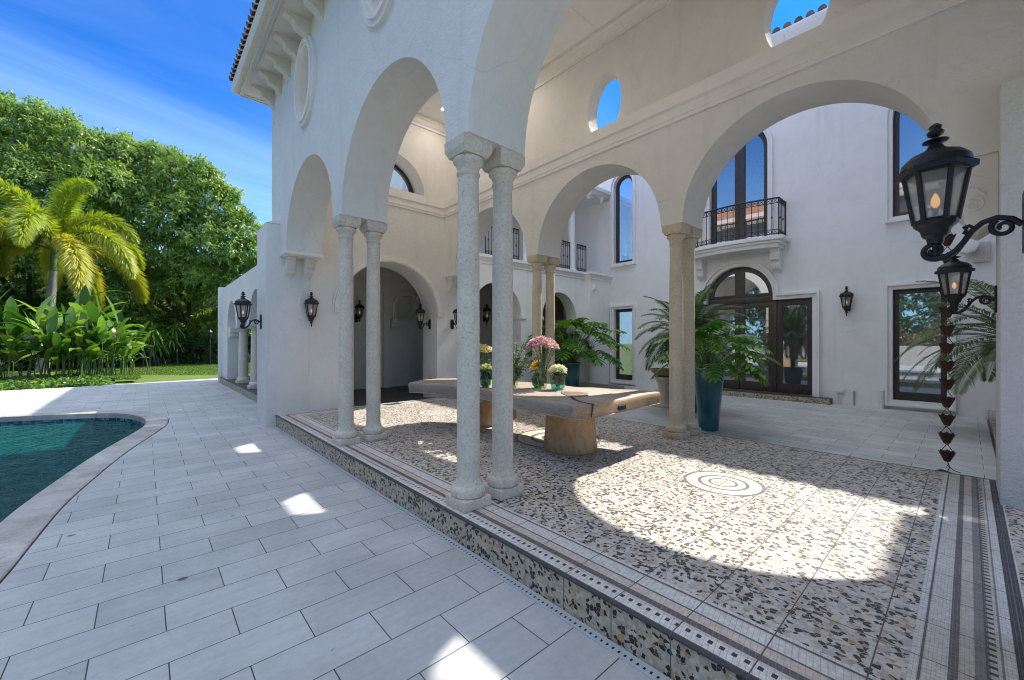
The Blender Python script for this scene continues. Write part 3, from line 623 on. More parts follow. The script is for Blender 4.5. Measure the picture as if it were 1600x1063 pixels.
# paired columns: one mesh each with plinth and capital as sub-parts
def make_column(mat):
    r = 0.097
    m = MB(); m.lathe([(r*1.0, 0.235), (r*1.0, 1.2), (r*0.97, 2.2), (r*0.90, 2.78), (r*0.90, 2.80)], (0, 0, 0), 32, cap=False)
    c = m.build('column', mat, None, smooth=40)
    m = MB(); m.box(-0.142, 0.142, -0.142, 0.142, 0, 0.085); p = m.build('plinth', mat, c, bevel=0.012, smooth=35)
    m = MB(); m.lathe([(0.128, 0.0855), (0.142, 0.10), (0.146, 0.13), (0.140, 0.158), (0.125, 0.175), (0.116, 0.18), (0.106, 0.205), (0.099, 0.24)], (0, 0, 0), 32); m.build('base_ring', mat, c, smooth=30)
    m = MB(); m.lathe([(0.086, 2.79), (0.097, 2.80), (0.101, 2.812), (0.097, 2.825), (0.090, 2.83), (0.093, 2.855), (0.108, 2.885), (0.127, 2.905), (0.131, 2.922), (0.127, 2.938), (0.112, 2.9385), (0.110, 2.950)], (0, 0, 0), 36, cap=False)
    sq = [(0.122, 2.9505), (0.126, 2.965), (0.143, 2.995), (0.146, 3.005), (0.146, ZS-H)]
    vs = [(a*x_, a*y_, z) for a, z in sq for x_, y_ in ((-1, -1), (1, -1), (1, 1), (-1, 1))]
    m.add(vs, [(3, 2, 1, 0), (16, 17, 18, 19)]+[(4*i_+k, 4*i_+(k+1) % 4, 4*i_+4+(k+1) % 4, 4*i_+4+k) for i_ in range(4) for k in range(4)])
    m.build('capital', mat, c, smooth=30)
    return c
cg = make_column(M_COL); cwm = make_column(M_COLW); used = set()
for x in PIERX:
    for ys, proto in (((2.06, 2.445), cg), ((5.785, 6.165), cwm)):
        for y in ys:
            c = proto if proto.name not in used else copy_tree(proto, None)
            used.add(proto.name); c.parent = LG; c.location = Vector((x, y, H)) - LG.location
            c.rotation_euler = (0, 0, PI/2*random.choice((0, 1, 2, 3)))
# eaves, brackets and roof
XE0, XE1, YE0, YE1 = -9.97, 1.5, 1.32, 6.62
mb = MB(); mb.box(XE0+0.16, XE1, YE0+0.16, YF0, 6.62, 6.70); mb.box(XE0+0.16, -9.53, YF0, YE1-0.1, 6.62, 6.70); mb.box(-9.53, XE1, YB1, YE1-0.1, 6.62, 6.70)
ea = mb.build('eave_soffit', M_EAVE, LG)
PF = [(0.0, 6.60), (0.05, 6.60), (0.05, 6.585), (0.075, 6.585), (0.075, 6.62), (0.10, 6.62), (0.10, 6.64), (0.16, 6.64), (0.185, 6.70), (0.185, 6.84), (0.0, 6.84)]
mb = MB(); mb.sweep([(XE1, YE1-0.16), (XE0+0.18, YE1-0.16), (XE0+0.18, YE0+0.18), (XE1, YE0+0.18)], PF, side=-1); mb.build('fascia', M_EAVE, LG, smooth=25)
def bracket(x):
    pr = [(YF0, 6.619), (1.56, 6.619), (1.56, 6.58), (1.60, 6.555), (1.66, 6.55), (1.70, 6.52), (1.72, 6.46), (1.78, 6.43), (1.85, 6.40), (1.89, 6.34), (YF0, 6.30)]
    m = MB(); m.prism([pr], 'YZ', x-0.07, x+0.07); return m.build('eave_bracket', M_EAVE, ea, smooth=35)
x = -9.36
while x < 0.4: bracket(x); x += 0.605
def barrel_roof(name, x0, x1, ye, ze, yr, zr, mat, parent, sp=0.24, courses=14, rad=0.085):
    """rows of half-round cover tiles running from eave to ridge over channel tiles, stepped at every course"""
    m = MB(); n = int((x1-x0)/sp); seg = 6; L = math.hypot(yr-ye, zr-ze); ux, uz = (yr-ye)/L, (zr-ze)/L
    m.add([(x0, ye, ze), (x1, ye, ze), (x1, yr, zr), (x0, yr, zr)], [(0, 1, 2, 3)])
    for i in range(n+1):
        cx = x0+i*sp
        for c in range(courses):
            a0 = L*c/courses-0.03; a1 = L*(c+1)/courses; vs = []
            for (a, lift, rr) in ((a0, 0.03, rad*1.08), (a1, 0.0, rad*0.92)):
                for k in range(seg+1):
                    t = PI*k/seg; off = rr*math.sin(t)+lift
                    vs.append((cx+rr*math.cos(t), ye+ux*a-uz*off, ze+uz*a+ux*off))
            fs = [(k, k+1, seg+2+k, seg+1+k) for k in range(seg)] + [tuple(range(seg+1))]
            m.add(vs, fs)
    return m.build(name, mat, parent)
barrel_roof('roof_slope', XE0+0.10, XE1, YE0+0.0, 6.85, 3.95, 8.30, M_RTILE2, LG, courses=9, sp=0.17, rad=0.058)
barrel_roof('roof_slope', XE0+0.10, XE1, YE1-0.02, 6.85, 3.95, 8.30, M_RTILE, LG, courses=9)
mb = MB(); mb.prism([[(YE0+0.1, 6.84), (YE1-0.1, 6.84), (3.95, 8.25)]], 'YZ', XE0+0.1, XE0+0.3); mb.build('roof_gable', M_EAVE, LG)

# ------------------------------------------------------------------ garden arcade (low wall to the left)
GA = wroot('garden_arcade', (-15.0, 2.3, 0)); tag(GA, 'low white garden wall of small arches on single columns beyond the corner pier', 'wall')
mb = MB(); cs3 = (-17.55, -15.40, -13.25)
o_ = [(-19.75, 3.78), (-19.75, 0.0), (-18.55, 0.0), (-18.55, 2.15)]
lo = [(-19.75, 3.72), (-19.75, 0.0), (-18.48, 0.0), (-18.48, 2.15)]
for c in cs3: lo += ([(c-0.93, 2.15)] if c != cs3[0] else []) + arcpts(c, 2.15, 0.93, PI, 0, 30)[1 if c != cs3[0] else 1:-1] + [(c+0.93, 2.15)]
lo += [(-12.32, 0.0), (-9.67, 0.0), (-9.67, 3.72)]
mb.prism([lo], 'XZ', 2.30, 2.72); gw_ = mb.build('arcade_wall', M_ST, GA, smooth=30)
mb = MB(); mb.box(-20.05, -19.755, 2.18, 2.85, 0.0, 3.78); mb.build('arcade_pier', M_ST, GA, bevel=0.015, smooth=35)
for x in (-16.475, -14.325):
    m = MB(); m.lathe([(0.15, H+0.20), (0.14, 1.2), (0.125, 1.98)], (x, 2.5, 0), 24, cap=False); c = m.build('column', M_COL, GA, smooth=40)
    m = MB(); m.box(x-0.2, x+0.2, 2.3, 2.7, H, H+0.09); m.lathe([(0.18, H+0.091), (0.195, H+0.13), (0.18, H+0.17), (0.15, H+0.205)], (x, 2.5, 0), 24); m.build('plinth', M_COL, c, bevel=0.006, smooth=35)
    m = MB(); m.lathe([(0.125, 1.97), (0.15, 1.99), (0.18, 2.05)], (x, 2.5, 0), 24); m.box(x-0.21, x+0.21, 2.28, 2.74, 2.06, 2.149); m.build('capital', M_COL, c, bevel=0.006, smooth=35)
corbel(-18.48, 2.5, 2.149, 1, 0, 0.3, GA, 1.2)
mb = MB(); mb.prism([[(-19.9, 2.215), (-9.67, 2.215), (-9.67, 2.83), (-12.62, 2.83), (-12.62, 5.6), (-19.9, 5.6)]], 'XY', 0.0, H-0.01); mb.build('arcade_step', M_MOSR, GA)
mb = MB(); mb.prism([[(-19.9, 2.21), (-9.67, 2.21), (-9.67, 2.83), (-12.62, 2.83), (-12.62, 5.6), (-19.9, 5.6)]], 'XY', H-0.0095, H); mb.build('arcade_floor', M_MOS, GA)
mb = MB(); mb.box(-20.0, -13.9, 5.0, 5.25, 0.0, 3.6); mb.build('garden_wall_return', M_ST, GA)
mb = MB(); mb.box(-19.75, -12.62, 2.721, 5.6, 3.55, 3.69); mb.build('arcade_roof', M_ST, GA)

# ------------------------------------------------------------------ house round the courtyard
HS = wroot('house', (-4.5, 13.0, 0)); tag(HS, 'two storey white stucco house with dark wood windows across the courtyard', 'house')
YH = 12.85
W_ = dict(
  low1=dict(x=(-8.69, -7.92), z=(0.24, 2.80)), up1=dict(x=(-8.69, -7.92), z=(4.47, 7.26), arch=True),
  doorL=dict(x=(-6.25, -5.36), z=(0.22, 2.76)), doorC=dict(x=(-5.36, -3.58), z=(0.22, 2.90), arch=True), doorR=dict(x=(-3.58, -2.69), z=(0.22, 2.76)),
  upC=dict(x=(-5.27, -3.71), z=(4.42, 7.05), arch=True), low3=dict(x=(-1.17, -0.31), z=(0.27, 2.81)), up3=dict(x=(-1.17, 0.9), z=(4.48, 6.75), arch=True))
def wloop(x0, x1, z0, z1, arch):
    if not arch: return [(x0, z0), (x1, z0), (x1, z1), (x0, z1)]
    c = (x0+x1)/2; r = (x1-x0)/2
    return [(x0, z0), (x1, z0)] + arcpts(c, z1, r, 0, PI, 32)
def inset_loop(x0, x1, z0, z1, arch, d, db=None): return wloop(x0+d, x1-d, z0+(d if db is None else db), z1 if arch else z1-d, arch)
holes = [wloop(*w['x'], *w['z'], w.get('arch')) for k, w in W_.items() if not k.startswith('door')]
dl = [(-6.25, 0.0), (-2.69, 0.0), (-2.69, 2.76), (-3.58, 2.76)] + [(-3.58, 2.90)] + arcpts(-4.47, 2.90, 0.89, 0, PI, 32)[1:-1] + [(-5.36, 2.90), (-5.36, 2.76), (-6.25, 2.76)]
mb = MB(); fo = [(-9.5, 0.0), (-6.25, 0.0), (-6.25, 2.76), (-5.36, 2.76)] + [(-5.36, 2.90)] + arcpts(-4.47, 2.90, 0.89, PI, 0, 32)[1:-1] + [(-3.58, 2.90), (-3.58, 2.76), (-2.69, 2.76), (-2.69, 0.0), (1.6, 0.0), (1.6, 9.0), (-9.5, 9.0)]
mb.prism([fo]+holes, 'XZ', YH, YH+0.32); hw = mb.build('facade_wall', M_ST2, HS, smooth=30)
def window(key, part='window', fw_=0.10, mull=None, trim=0.13, sill=True):
    w = W_[key]; x0, x1 = w['x']; z0, z1 = w['z']; a = w.get('arch')
    yf = YH+0.10; m = MB(); e = 0.002
    m.prism([wloop(x0+e, x1-e, z0+e, z1 if a else z1-e, a), inset_loop(x0, x1, z0, z1, a, fw_, fw_*(1.9 if z0 < 1 else 1.0))], 'XZ', yf, yf+0.09)
    zt = z1 + ((x1-x0)/2 if a else 0)
    if mull:
        for (xa, xb) in mull: m.box(xa, xb, yf-0.012, yf+0.085, z0+fw_, zt-fw_*0.7)
    wo = m.build(part, M_FRAME, HS, bevel=0.008, smooth=35)
    m = MB(); m.prism([inset_loop(x0, x1, z0, z1, a, fw_*0.7)], 'XZ', yf+0.045, yf+0.055); m.build('pane', M_WIN, wo)
    if trim:
        m = MB(); lo_ = wloop(x0, x1, z0, z1, a); 
        def grow(d, db): return wloop(x0-d, x1+d, z0-db, z1 if a else z1+d, a)
        m.prism([grow(trim, trim), wloop(x0, x1, z0, z1, a)], 'XZ', YH-0.05, YH); m.prism([grow(trim, trim), grow(trim-0.05, trim-0.05)], 'XZ', YH-0.10, YH-0.0505)
        m.build('window_trim', M_MOULD if False else M_ST2, wo, smooth=30)
    return wo
window('low1'); window('up1'); window('low3'); window('up3', mull=[(-0.2, -0.05)])
window('upC', 'balcony_door', 0.13, mull=[(-4.60, -4.34)])
# french doors: arched pair with side lights
def door_leaf(x0, x1, z0, z1, name='french_door', handle=None):
    yf = YH+0.10; m = MB()
    m.prism([[(x0, z0), (x1, z0), (x1, z1), (x0, z1)], [(x0+0.13, z0+0.26), (x1-0.13, z0+0.26), (x1-0.13, z1-0.15), (x0+0.13, z1-0.15)]], 'XZ', yf, yf+0.075)
    d = m.build(name, M_FRAME, HS, bevel=0.008, smooth=35)
    m = MB(); m.box(x0+0.11, x1-0.11, yf+0.03, yf+0.04, z0+0.24, z1-0.13); m.build('pane', M_WIN, d)
    if handle:
        m = MB(); m.box(handle-0.02, handle+0.02, yf-0.012, yf, 1.05, 1.30); m.tube([(handle, yf-0.01, 1.18), (handle, yf-0.05, 1.18), (handle-0.1, yf-0.05, 1.18)], 0.010, 6); m.build('handle', M_IRON, d)
    return d
door_leaf(-6.24, -5.42, 0.22, 2.75); door_leaf(-5.34, -4.475, 0.22, 2.72, handle=-4.53); door_leaf(-4.465, -3.60, 0.22, 2.72, handle=-4.41); door_leaf(-3.52, -2.70, 0.22, 2.75)
mb = MB(); yf = YH+0.08
mb.box(-5.415, -5.345, yf, yf+0.12, 0.22, 2.76); mb.box(-3.595, -3.525, yf, yf+0.12, 0.22, 2.76); mb.box(-5.345, -3.595, yf, yf+0.12, 2.725, 2.89)
mb.prism([[(-5.358, 2.8905), (-3.582, 2.8905)] + arcpts(-4.47, 2.8905, 0.888, 0, PI, 32)[1:-1], [(-5.22, 2.98), (-4.60, 2.98), (-4.60, 3.62)] + arcpts(-4.47, 2.90, 0.75, PI/2+0.18, PI-0.12, 14), [(-4.34, 2.98), (-3.72, 2.98)] + arcpts(-4.47, 2.90, 0.75, 0.12, PI/2-0.18, 14) + [(-4.34, 3.62)]], 'XZ', yf+0.01, yf+0.10)
df = mb.build('door_frame', M_FRAME, HS, bevel=0.006, smooth=35)
mb = MB(); mb.prism([[(-5.3, 2.92), (-3.64, 2.92)] + arcpts(-4.47, 2.92, 0.82, 0, PI, 24)[1:-1]], 'XZ', yf+0.05, yf+0.058); mb.build('pane', M_WIN, df)
mb = MB()
def door_band(d): return [(-6.25-d, 0.205), (-6.25-d, 2.76+d), (-5.36-d*0.9, 2.76+d), (-5.36-d, 2.90)] + arcpts(-4.47, 2.90, 0.89+d, PI, 0, 40)[1:-1] + [(-3.58+d, 2.90), (-3.58+d*0.9, 2.76+d), (-2.69+d, 2.76+d), (-2.69+d, 0.205)]
a, b = door_band(0.16), door_band(0.001); mb.prism([a+b[::-1]], 'XZ', YH-0.06, YH); a, b = door_band(0.16), door_band(0.10); mb.prism([a+b[::-1]], 'XZ', YH-0.12, YH-0.0605)
mb.build('door_trim', M_ST2, df, smooth=30)
# balcony over the french doors
XC = -4.47
def bow(hw, d0, d1, n=14): return [(XC-hw+2*hw*k/n, YH-(d0+(d1-d0)*math.sin(PI*k/n))) for k in range(n+1)]
mb = MB(); 
for (hw_, dd, z0, z1) in ((1.22, 0.62, 4.20, 4.27), (1.30, 0.70, 4.2705, 4.37), (1.16, 0.56, 4.10, 4.1995)):
    mb.prism([[(XC-hw_, YH)] + bow(hw_, dd, dd+0.22) + [(XC+hw_, YH)]], 'XY', z0, z1)
bal = mb.build('balcony', M_ST2, HS, bevel=0.012, smooth=35)
for bx in (XC-1.0, XC+1.0): corbel(bx, YH, 4.0995, 0, -1, 0.20, bal, 1.9, M_ST2)
def rail(mb, pts, z0, z1, sp=0.13):
    """wrought rail: top and bottom bars, inner frieze bar, balusters and scrolls"""
    P = [Vector((p[0], p[1], 0)) for p in pts]
    for z, r in ((z1, 0.022), (z1-0.13, 0.012), (z0+0.06, 0.014), (z0+0.17, 0.010)): mb.tube([(p.x, p.y, z) for p in P], r, 6)
    for i in range(len(P)-1):
        a, b = P[i], P[i+1]; L = (b-a).length; n = max(1, round(L/sp))
        for k in range(n+1):
            q = a.lerp(b, k/n); post = (k in (0, n)); mb.tube([(q.x, q.y, z0), (q.x, q.y, z1)], 0.016 if post and L > 0.4 else 0.0085, 6)
            if k < n:
                c = a.lerp(b, (k+0.5)/n); t = (b-a).normalized(); w = L/n*0.42
                for zc, hh_ in ((z1-0.065, 0.05), (z0+0.115, 0.045)):
                    mb.tube([(c.x+t.x*w*math.cos(u), c.y+t.y*w*math.cos(u), zc+hh_*math.sin(2*u)*0.9) for u in np.linspace(0, 2*PI, 13)], 0.006, 5)
                if k % 2: mb.lathe([(0.006, -0.05), (0.022, 0), (0.006, 0.05)], (q.x, q.y, (z0+z1)/2), 8)
mb = MB(); rail(mb, [(XC-1.18, YH)]+bow(1.18, 0.60, 0.82, 8)+[(XC+1.18, YH)], 4.372, 5.36); mb.build('railing', M_RAIL, bal)
# wing with an open gallery above two arches
XW = -9.10
mb = MB()
wl = [(6.29, 0.0), (6.70, 0.0), (6.70, 2.42)] + arcpts(7.62, 2.42, 0.92, PI, 0, 30)[1:-1] + [(8.54, 2.42), (8.54, 0.0), (9.47, 0.0), (9.47, 2.42)] + arcpts(10.31, 2.42, 0.84, PI, 0, 30)[1:-1] + [(11.15, 2.42), (11.15, 0.0), (12.85, 0.0), (12.85, 4.0), (6.29, 4.0)]
mb.prism([wl], 'YZ', XW-0.45, XW); wg = mb.build('wing_wall', M_ST2, HS, smooth=30)
mb = MB(); mb.box(XW, -8.86, 11.60, YH, 0.0, 4.0); mb.build('wing_pier', M_ST2, wg)
PS = [(0.0, 3.82), (0.03, 3.82), (0.03, 3.87), (0.06, 3.90), (0.08, 3.95), (0.13, 3.98), (0.13, 4.06), (0.0, 4.06)]
mb = MB(); mb.sweep([(XW, 6.29), (XW, 11.60), (-8.86, 11.60), (-8.86, YH)], PS, side=-1); mb.build('wing_string', M_ST2, wg, smooth=25)
mb = MB(); mb.box(-15.5, XW-0.001, 6.29, YH, 4.0, 4.055); mb.build('gallery_floor', M_ST2, wg)
for yy in (8.62, 9.38):
    mb = MB(); mb.box(XW-0.46, XW+0.05, yy-0.10, yy+0.10, 2.30, 2.42) ; mb.build('pilaster_cap', M_ST2, wg, bevel=0.015, smooth=35)
mb = MB(); mb.box(-11.4, -11.2, 6.29, YH, 0.0, 4.0); mb.build('passage_wall', M_INWALL, wg)
mb = MB(); mb.box(-11.198, -11.15, 9.6, 11.0, 0.05, 3.0); mb.box(-11.198, -11.15, 7.2, 8.3, 0.05, 3.0); mb.build('passage_door', M_FRAME, wg)
mb = MB(); mb.box(-12.6, -12.4, 6.29, YH, 4.06, 7.2); gwall = mb.build('gallery_wall', M_ST2, HS)
mb = MB(); mb.box(-12.399, -12.33, 7.5, 8.6, 4.06, 6.5); mb.box(-12.399, -12.33, 10.2, 11.0, 4.06, 6.5); mb.build('gallery_door', M_FRAME, gwall)
mb = MB(); rail(mb, [(XW-0.12, 7.25), (XW-0.12, 8.55)], 4.06, 5.05, 0.11); mb.build('railing', M_RAIL, HS)
mb = MB(); rail(mb, [(XW-0.12, 9.85), (XW-0.12, 10.95)], 4.06, 5.05, 0.11); mb.build('railing', M_RAIL, HS)
mb = MB(); rail(mb, [(XW-0.12, 11.35), (XW-0.12, 11.85)], 4.06, 5.05, 0.11); mb.build('railing', M_RAIL, HS)
for yy in (6.6, 8.95, 11.15):
    mb = MB(); mb.lathe([(0.17, 4.06), (0.17, 4.14), (0.13, 4.17), (0.12, 4.3), (0.115, 6.6), (0.15, 6.68), (0.18, 6.72), (0.18, 6.85)], (XW-0.2, yy, 0), 20); mb.build('gallery_column', M_ST2, HS, smooth=35)
mb = MB(); mb.box(-12.6, XW+0.1, 6.60, YH-0.001, 6.86, 7.05); mb.sweep([(XW+0.1, 6.60), (XW+0.1, YH-0.001)], [(0, 6.88), (0.10, 6.9), (0.13, 6.98), (0.22, 7.0), (0.22, 7.12), (0, 7.12)], side=-1); mb.build('gallery_roof', M_ST2, HS)
for yy in (10.2, 10.95, 11.7, 12.45): corbel(XW+0.1, yy, 6.88, 1, 0, 0.14, HS, 0.7, M_ST2)
# main roof and set-back upper block
mb = MB(); mb.box(-8.4, 1.5, 14.0, 20.0, 0.0, 10.4); mb.build('upper_block', M_ST2, HS)
mb = MB(); mb.sweep([(-9.4, YH), (1.6, YH)], [(0, 8.72), (0.06, 8.74), (0.10, 8.85), (0.22, 8.92), (0.22, 9.02), (0, 9.02)], side=-1); mb.build('facade_cornice', M_ST2, HS, smooth=25)
mb = MB(); mb.box(-9.5, 1.6, YH, 13.998, 8.8, 8.99); mb.build('facade_top', M_ST2, HS)
mb = MB(); mb.box(-15.5, -9.502, YH, YH+0.3, 0.0, 9.0); mb.build('rear_wall', M_ST2, HS)
mb = MB(); mb.sweep([(-8.4, 20.0), (-8.4, 14.0), (1.6, 14.0)], [(0, 10.22), (0.1, 10.24), (0.16, 10.34), (0.44, 10.36), (0.50, 10.44), (0.50, 10.50), (0, 10.50)], side=-1); mb.build('upper_eave', M_ST2, HS, smooth=25)
barrel_roof('upper_roof', -8.85, 1.6, 13.66, 10.58, 17.0, 11.7, M_RTILE2, HS, sp=0.27, courses=9, rad=0.10)
mb = MB(); mb.box(-21.3, -13.2, 7.3, 12.0, 0.0, 10.4); mb.sweep([(-13.2, 7.3), (-21.3, 7.3)], [(0, 10.2), (0.1, 10.22), (0.3, 10.35), (0.35, 10.5), (0, 10.5)], side=1); mb.build('west_wing', M_ST2, HS)
# right hand wing facing the raised terrace
RW = wroot('side_wing', (1.6, 9.8, 0)); tag(RW, 'white stucco wall of the right hand wing beside the raised terrace', 'wall')
mb = MB(); mb.box(1.3, 1.6, 6.30, 12.84, H, 10.299); mb.build('wing_wall', M_ST2, RW)
mb = MB(); mb.box(0.02, 4.0, 7.0, 13.3, 10.30, 10.47); mb.build('wing_eave', M_EAVE, RW)
mb = MB()
yy = 7.1
while yy < 13.3:
    seg = 6; vs = []
    for xx, rr in ((-0.20, 0.17), (3.9, 0.15)):
        for k in range(seg+1): t_ = PI*k/seg; vs.append((xx, yy+rr*math.cos(t_), 10.475+(xx+0.20)*0.3+rr*math.sin(t_)))
    mb.add(vs, [(k, k+1, seg+2+k, seg+1+k) for k in range(seg)]+[tuple(range(seg+1))]); yy += 0.40
mb.build('wing_roof_tiles', M_RTILE2, RW)
mb = MB(); mb.box(0.5, 1.6, 13.3, 13.9, 9.1, 10.29); mb.build('wing_gable', M_ST2, RW)
mb = MB(); mb.sweep([(0.12, YH), (1.29, YH)], [(0, 5.50), (0.05, 5.52), (0.08, 5.62), (0.16, 5.66), (0.16, 5.76), (0, 5.76)], side=-1); mb.build('string_end', M_ST2, HS, smooth=25)

# ------------------------------------------------------------------ wall lanterns
def lantern_body(root, cy, z):
    """six sided lantern centred at local (0,cy), cup bottom at z"""
    rt, rb = 0.118, 0.078; zb, zt = z+0.115, z+0.375; o6 = PI/6
    def P(k, r, zz): a = o6+k*PI/3; return (r*math.cos(a), cy+r*math.sin(a), zz)
    m = MB(); m.lathe([(0.012, z), (0.03, z+0.004), (0.034, z+0.03), (0.05, z+0.045), (0.058, z+0.075), (0.082, z+0.10), (0.086, z+0.118), (0.07, z+0.119)], (0, cy, 0), 12)
    m.build('lamp_cup', M_IRON, root, smooth=30)
    m = MB()
    for k in range(6):
        a, b = P(k, rb, zb), P(k, rt, zt); m.tube([a, b], 0.0115, 6)
        m.tube([P(k, rb, zb+0.008), P(k+1, rb, zb+0.008)], 0.009, 5); m.tube([P(k, rt, zt-0.008), P(k+1, rt, zt-0.008)], 0.011, 5)
    m.build('lamp_frame', M_IRON, root, smooth=40)
    m = MB()
    for k in range(6): m.add([P(k, rb*0.98, zb), P(k+1, rb*0.98, zb), P(k+1, rt*0.98, zt), P(k, rt*0.98, zt)], [(0, 1, 2, 3)])
    m.build('lamp_glass', M_LGLASS, root)
    m = MB(); m.lathe([(0.13, zt-0.012), (0.15, zt-0.008), (0.152, zt+0.018), (0.146, zt+0.022)], (0, cy, 0), 6, rot=o6)
    m.lathe([(0.135, zt+0.021), (0.128, zt+0.055), (0.10, zt+0.085), (0.055, zt+0.105), (0.035, zt+0.12), (0.028, zt+0.135)], (0, cy, 0), 18)
    m.build('lamp_roof', M_IRON, root, smooth=30)
    m = MB(); m.lathe([(0.022, zt+0.13), (0.02, zt+0.145), (0.05, zt+0.155), (0.05, zt+0.16), (0.016, zt+0.168), (0.014, zt+0.178), (0.03, zt+0.19), (0.034, zt+0.203), (0.024, zt+0.215), (0.022, zt+0.22), (0.026, zt+0.232), (0.012, zt+0.246), (0.003, zt+0.25)], (0, cy, 0), 12)
    m.build('finial', M_IRON, root, smooth=40)
    m = MB(); m.lathe([(0.012, zb), (0.012, zb+0.07), (0.004, zb+0.075)], (0, cy, 0), 8); c = m.build('candle_tube', M_WPLAST, root)
    m = MB(); m.lathe([(0.006, zb+0.076), (0.019, zb+0.10), (0.015, zb+0.125), (0.003, zb+0.15)], (0, cy, 0), 10); m.build('bulb', M_BULB, c, smooth=40)
def arm_lantern(label, loc, rz, sc=1.0, group=None):
    root = empty('wall_lantern', loc, rz); root.scale = (sc, sc, sc); tag(root, label, 'lantern', group)
    cy = -0.30; lantern_body(root, cy, -0.045)
    m = MB(); m.prism([[(-0.045, -0.13), (0.045, -0.13), (0.055, -0.08), (0.055, 0.10), (0.045, 0.15), (-0.045, 0.15), (-0.055, 0.10), (-0.055, -0.08)]], 'XZ', -0.018, 0.0); m.build('back_plate', M_IRON, root, bevel=0.005, smooth=35)
    m = MB()
    def sp(cy_, cz, r0, r1, a0, turns, n=34): return [(0, cy_+(r0+(r1-r0)*k/n)*math.cos(a0+turns*2*PI*k/n), cz+(r0+(r1-r0)*k/n)*math.sin(a0+turns*2*PI*k/n)) for k in range(n+1)]
    # sweeping S from the wall up and down under the lantern, with a volute at each end
    main = [(0, -0.018, 0.0), (0, -0.05, 0.035), (0, -0.095, 0.05), (0, -0.14, 0.035), (0, -0.175, 0.0), (0, -0.20, -0.045), (0, -0.225, -0.085), (0, -0.26, -0.112), (0, -0.30, -0.118)]
    vol1 = sp(-0.305, -0.075, 0.043, 0.012, -PI/2, -1.35); m.tube(main+vol1[1:], [0.013]*6+[0.015]*3+[0.014-0.006*k/len(vol1) for k in range(len(vol1)-1)], 8)
    vol2 = sp(-0.075, 0.0, 0.042, 0.010, PI/2+0.5, 1.3); m.tube(vol2, [0.012-0.005*k/len(vol2) for k in range(len(vol2))], 8)
    m.lathe([(0.003, 0.03), (0.014, 0.04), (0.005, 0.055), (0.011, 0.068), (0.002, 0.08)], (0, -0.195, -0.045), 8)
    m.tube([(0, -0.165, 0.012), (0, -0.185, 0.03), (0, -0.205, 0.02)], 0.008, 6); m.tube([(0, -0.30, -0.105), (0, -0.30, -0.04)], 0.012, 8)
    m.build('scroll_arm', M_IRON, root, smooth=50)
    return root
def sconce(label, loc, rz, sc=1.0, group=None):
    root = empty('wall_lantern', loc, rz); root.scale = (sc, sc, sc); tag(root, label, 'lantern', group)
    lantern_body(root, -0.165, -0.16)
    m = MB(); m.box(-0.055, 0.055, -0.02, 0.0, -0.14, 0.05); m.box(-0.03, 0.03, -0.165, -0.0205, -0.11, -0.065); m.lathe([(0.004, -0.27), (0.014, -0.25), (0.012, -0.20), (0.03, -0.17), (0.028, -0.161)], (0, -0.165, 0), 10); m.build('back_plate', M_IRON, root, bevel=0.004, smooth=35)
    return root
GRPL = 'black iron lanterns on the walls'
arm_lantern('large black lantern on a scroll arm in the right foreground, nearest the viewer', (XR, 2.94, 2.13), -PI/2, 0.97, GRPL)
arm_lantern('smaller black lantern on a scroll arm just below the big foreground lantern', (XR, 6.02, 2.0), -PI/2, 0.92, GRPL)
arm_lantern('black lantern on a scroll arm at the pool side face of the left corner pier', (-9.25, 1.70, 1.99), 0, 1.0, GRPL)
sconce('black lantern fixed flat to the white end wall left of the slender columns', (XL, 2.46, 2.16), PI/2, 0.95, GRPL)
arm_lantern('small black lantern on the jamb of the big moulded arch', (-9.2, 5.43, 2.05), 0, 0.9, GRPL)
arm_lantern('black lantern half hidden behind the foremost column on the end wall', (XL, 5.87, 2.05), PI/2, 0.9, GRPL)
arm_lantern('lit black lantern deep inside the vestibule between the left column pair', (-12.0, 4.62, 2.30), PI/2, 0.9, GRPL)
sconce('black lantern on the far house wall between the french doors and the right window', (-1.98, YH, 2.50), 0, 1.0, GRPL)
sconce('black lantern in the shaded passage behind the courtyard arches', (-11.2, 8.75, 2.45), PI/2, 1.0, GRPL)

# ------------------------------------------------------------------ rain chain
RC = empty('rain_chain', (-0.155, 6.42, 0.06)); tag(RC, 'rain chain of dark copper cups hanging beside the right pier', 'rain chain')
def cup_mesh():
    m = MB(); vs = []; prof = [(0.024, 0.0), (0.034, 0.025), (0.05, 0.065), (0.066, 0.108)]; seg = 24
    for i, (r, z) in enumerate(prof):
        for k in range(seg):
            a = 2*PI*k/seg; rr = r*(1+0.07*i/3*math.cos(8*a)); zz = z + (0.010*math.cos(8*a) if i == 3 else 0); vs.append((rr*math.cos(a), rr*math.sin(a), zz))
    fs = [(i*seg+k, i*seg+(k+1) % seg, (i+1)*seg+(k+1) % seg, (i+1)*seg+k) for i in range(3) for k in range(seg)] + [tuple(range(seg))]
    m.add(vs, fs); return m
def link_mesh():
    m = MB(); 
    for sx in (-1, 1): m.tube([(sx*0.05, 0, 0.10), (sx*0.02, 0, 0.155), (0.0, 0, 0.185)], 0.0035, 5)
    m.tube([(0.012*math.cos(u), 0, 0.19+0.012*math.sin(u)) for u in np.linspace(0, 2*PI, 13)], 0.003, 5, cap=False)
    return m
c0 = cup_mesh().build('cup', M_COPPER, RC, smooth=40); c0.location = (0, 0, 0.26); l0 = link_mesh().build('chain_link', M_COPPER, c0)
for k in range(1, 22):
    c = copy_tree(c0, RC); c.location = (random.uniform(-.004, .004), 0, 0.26+0.193*k); c.rotation_euler = (0, 0, random.uniform(-0.4, 0.4))
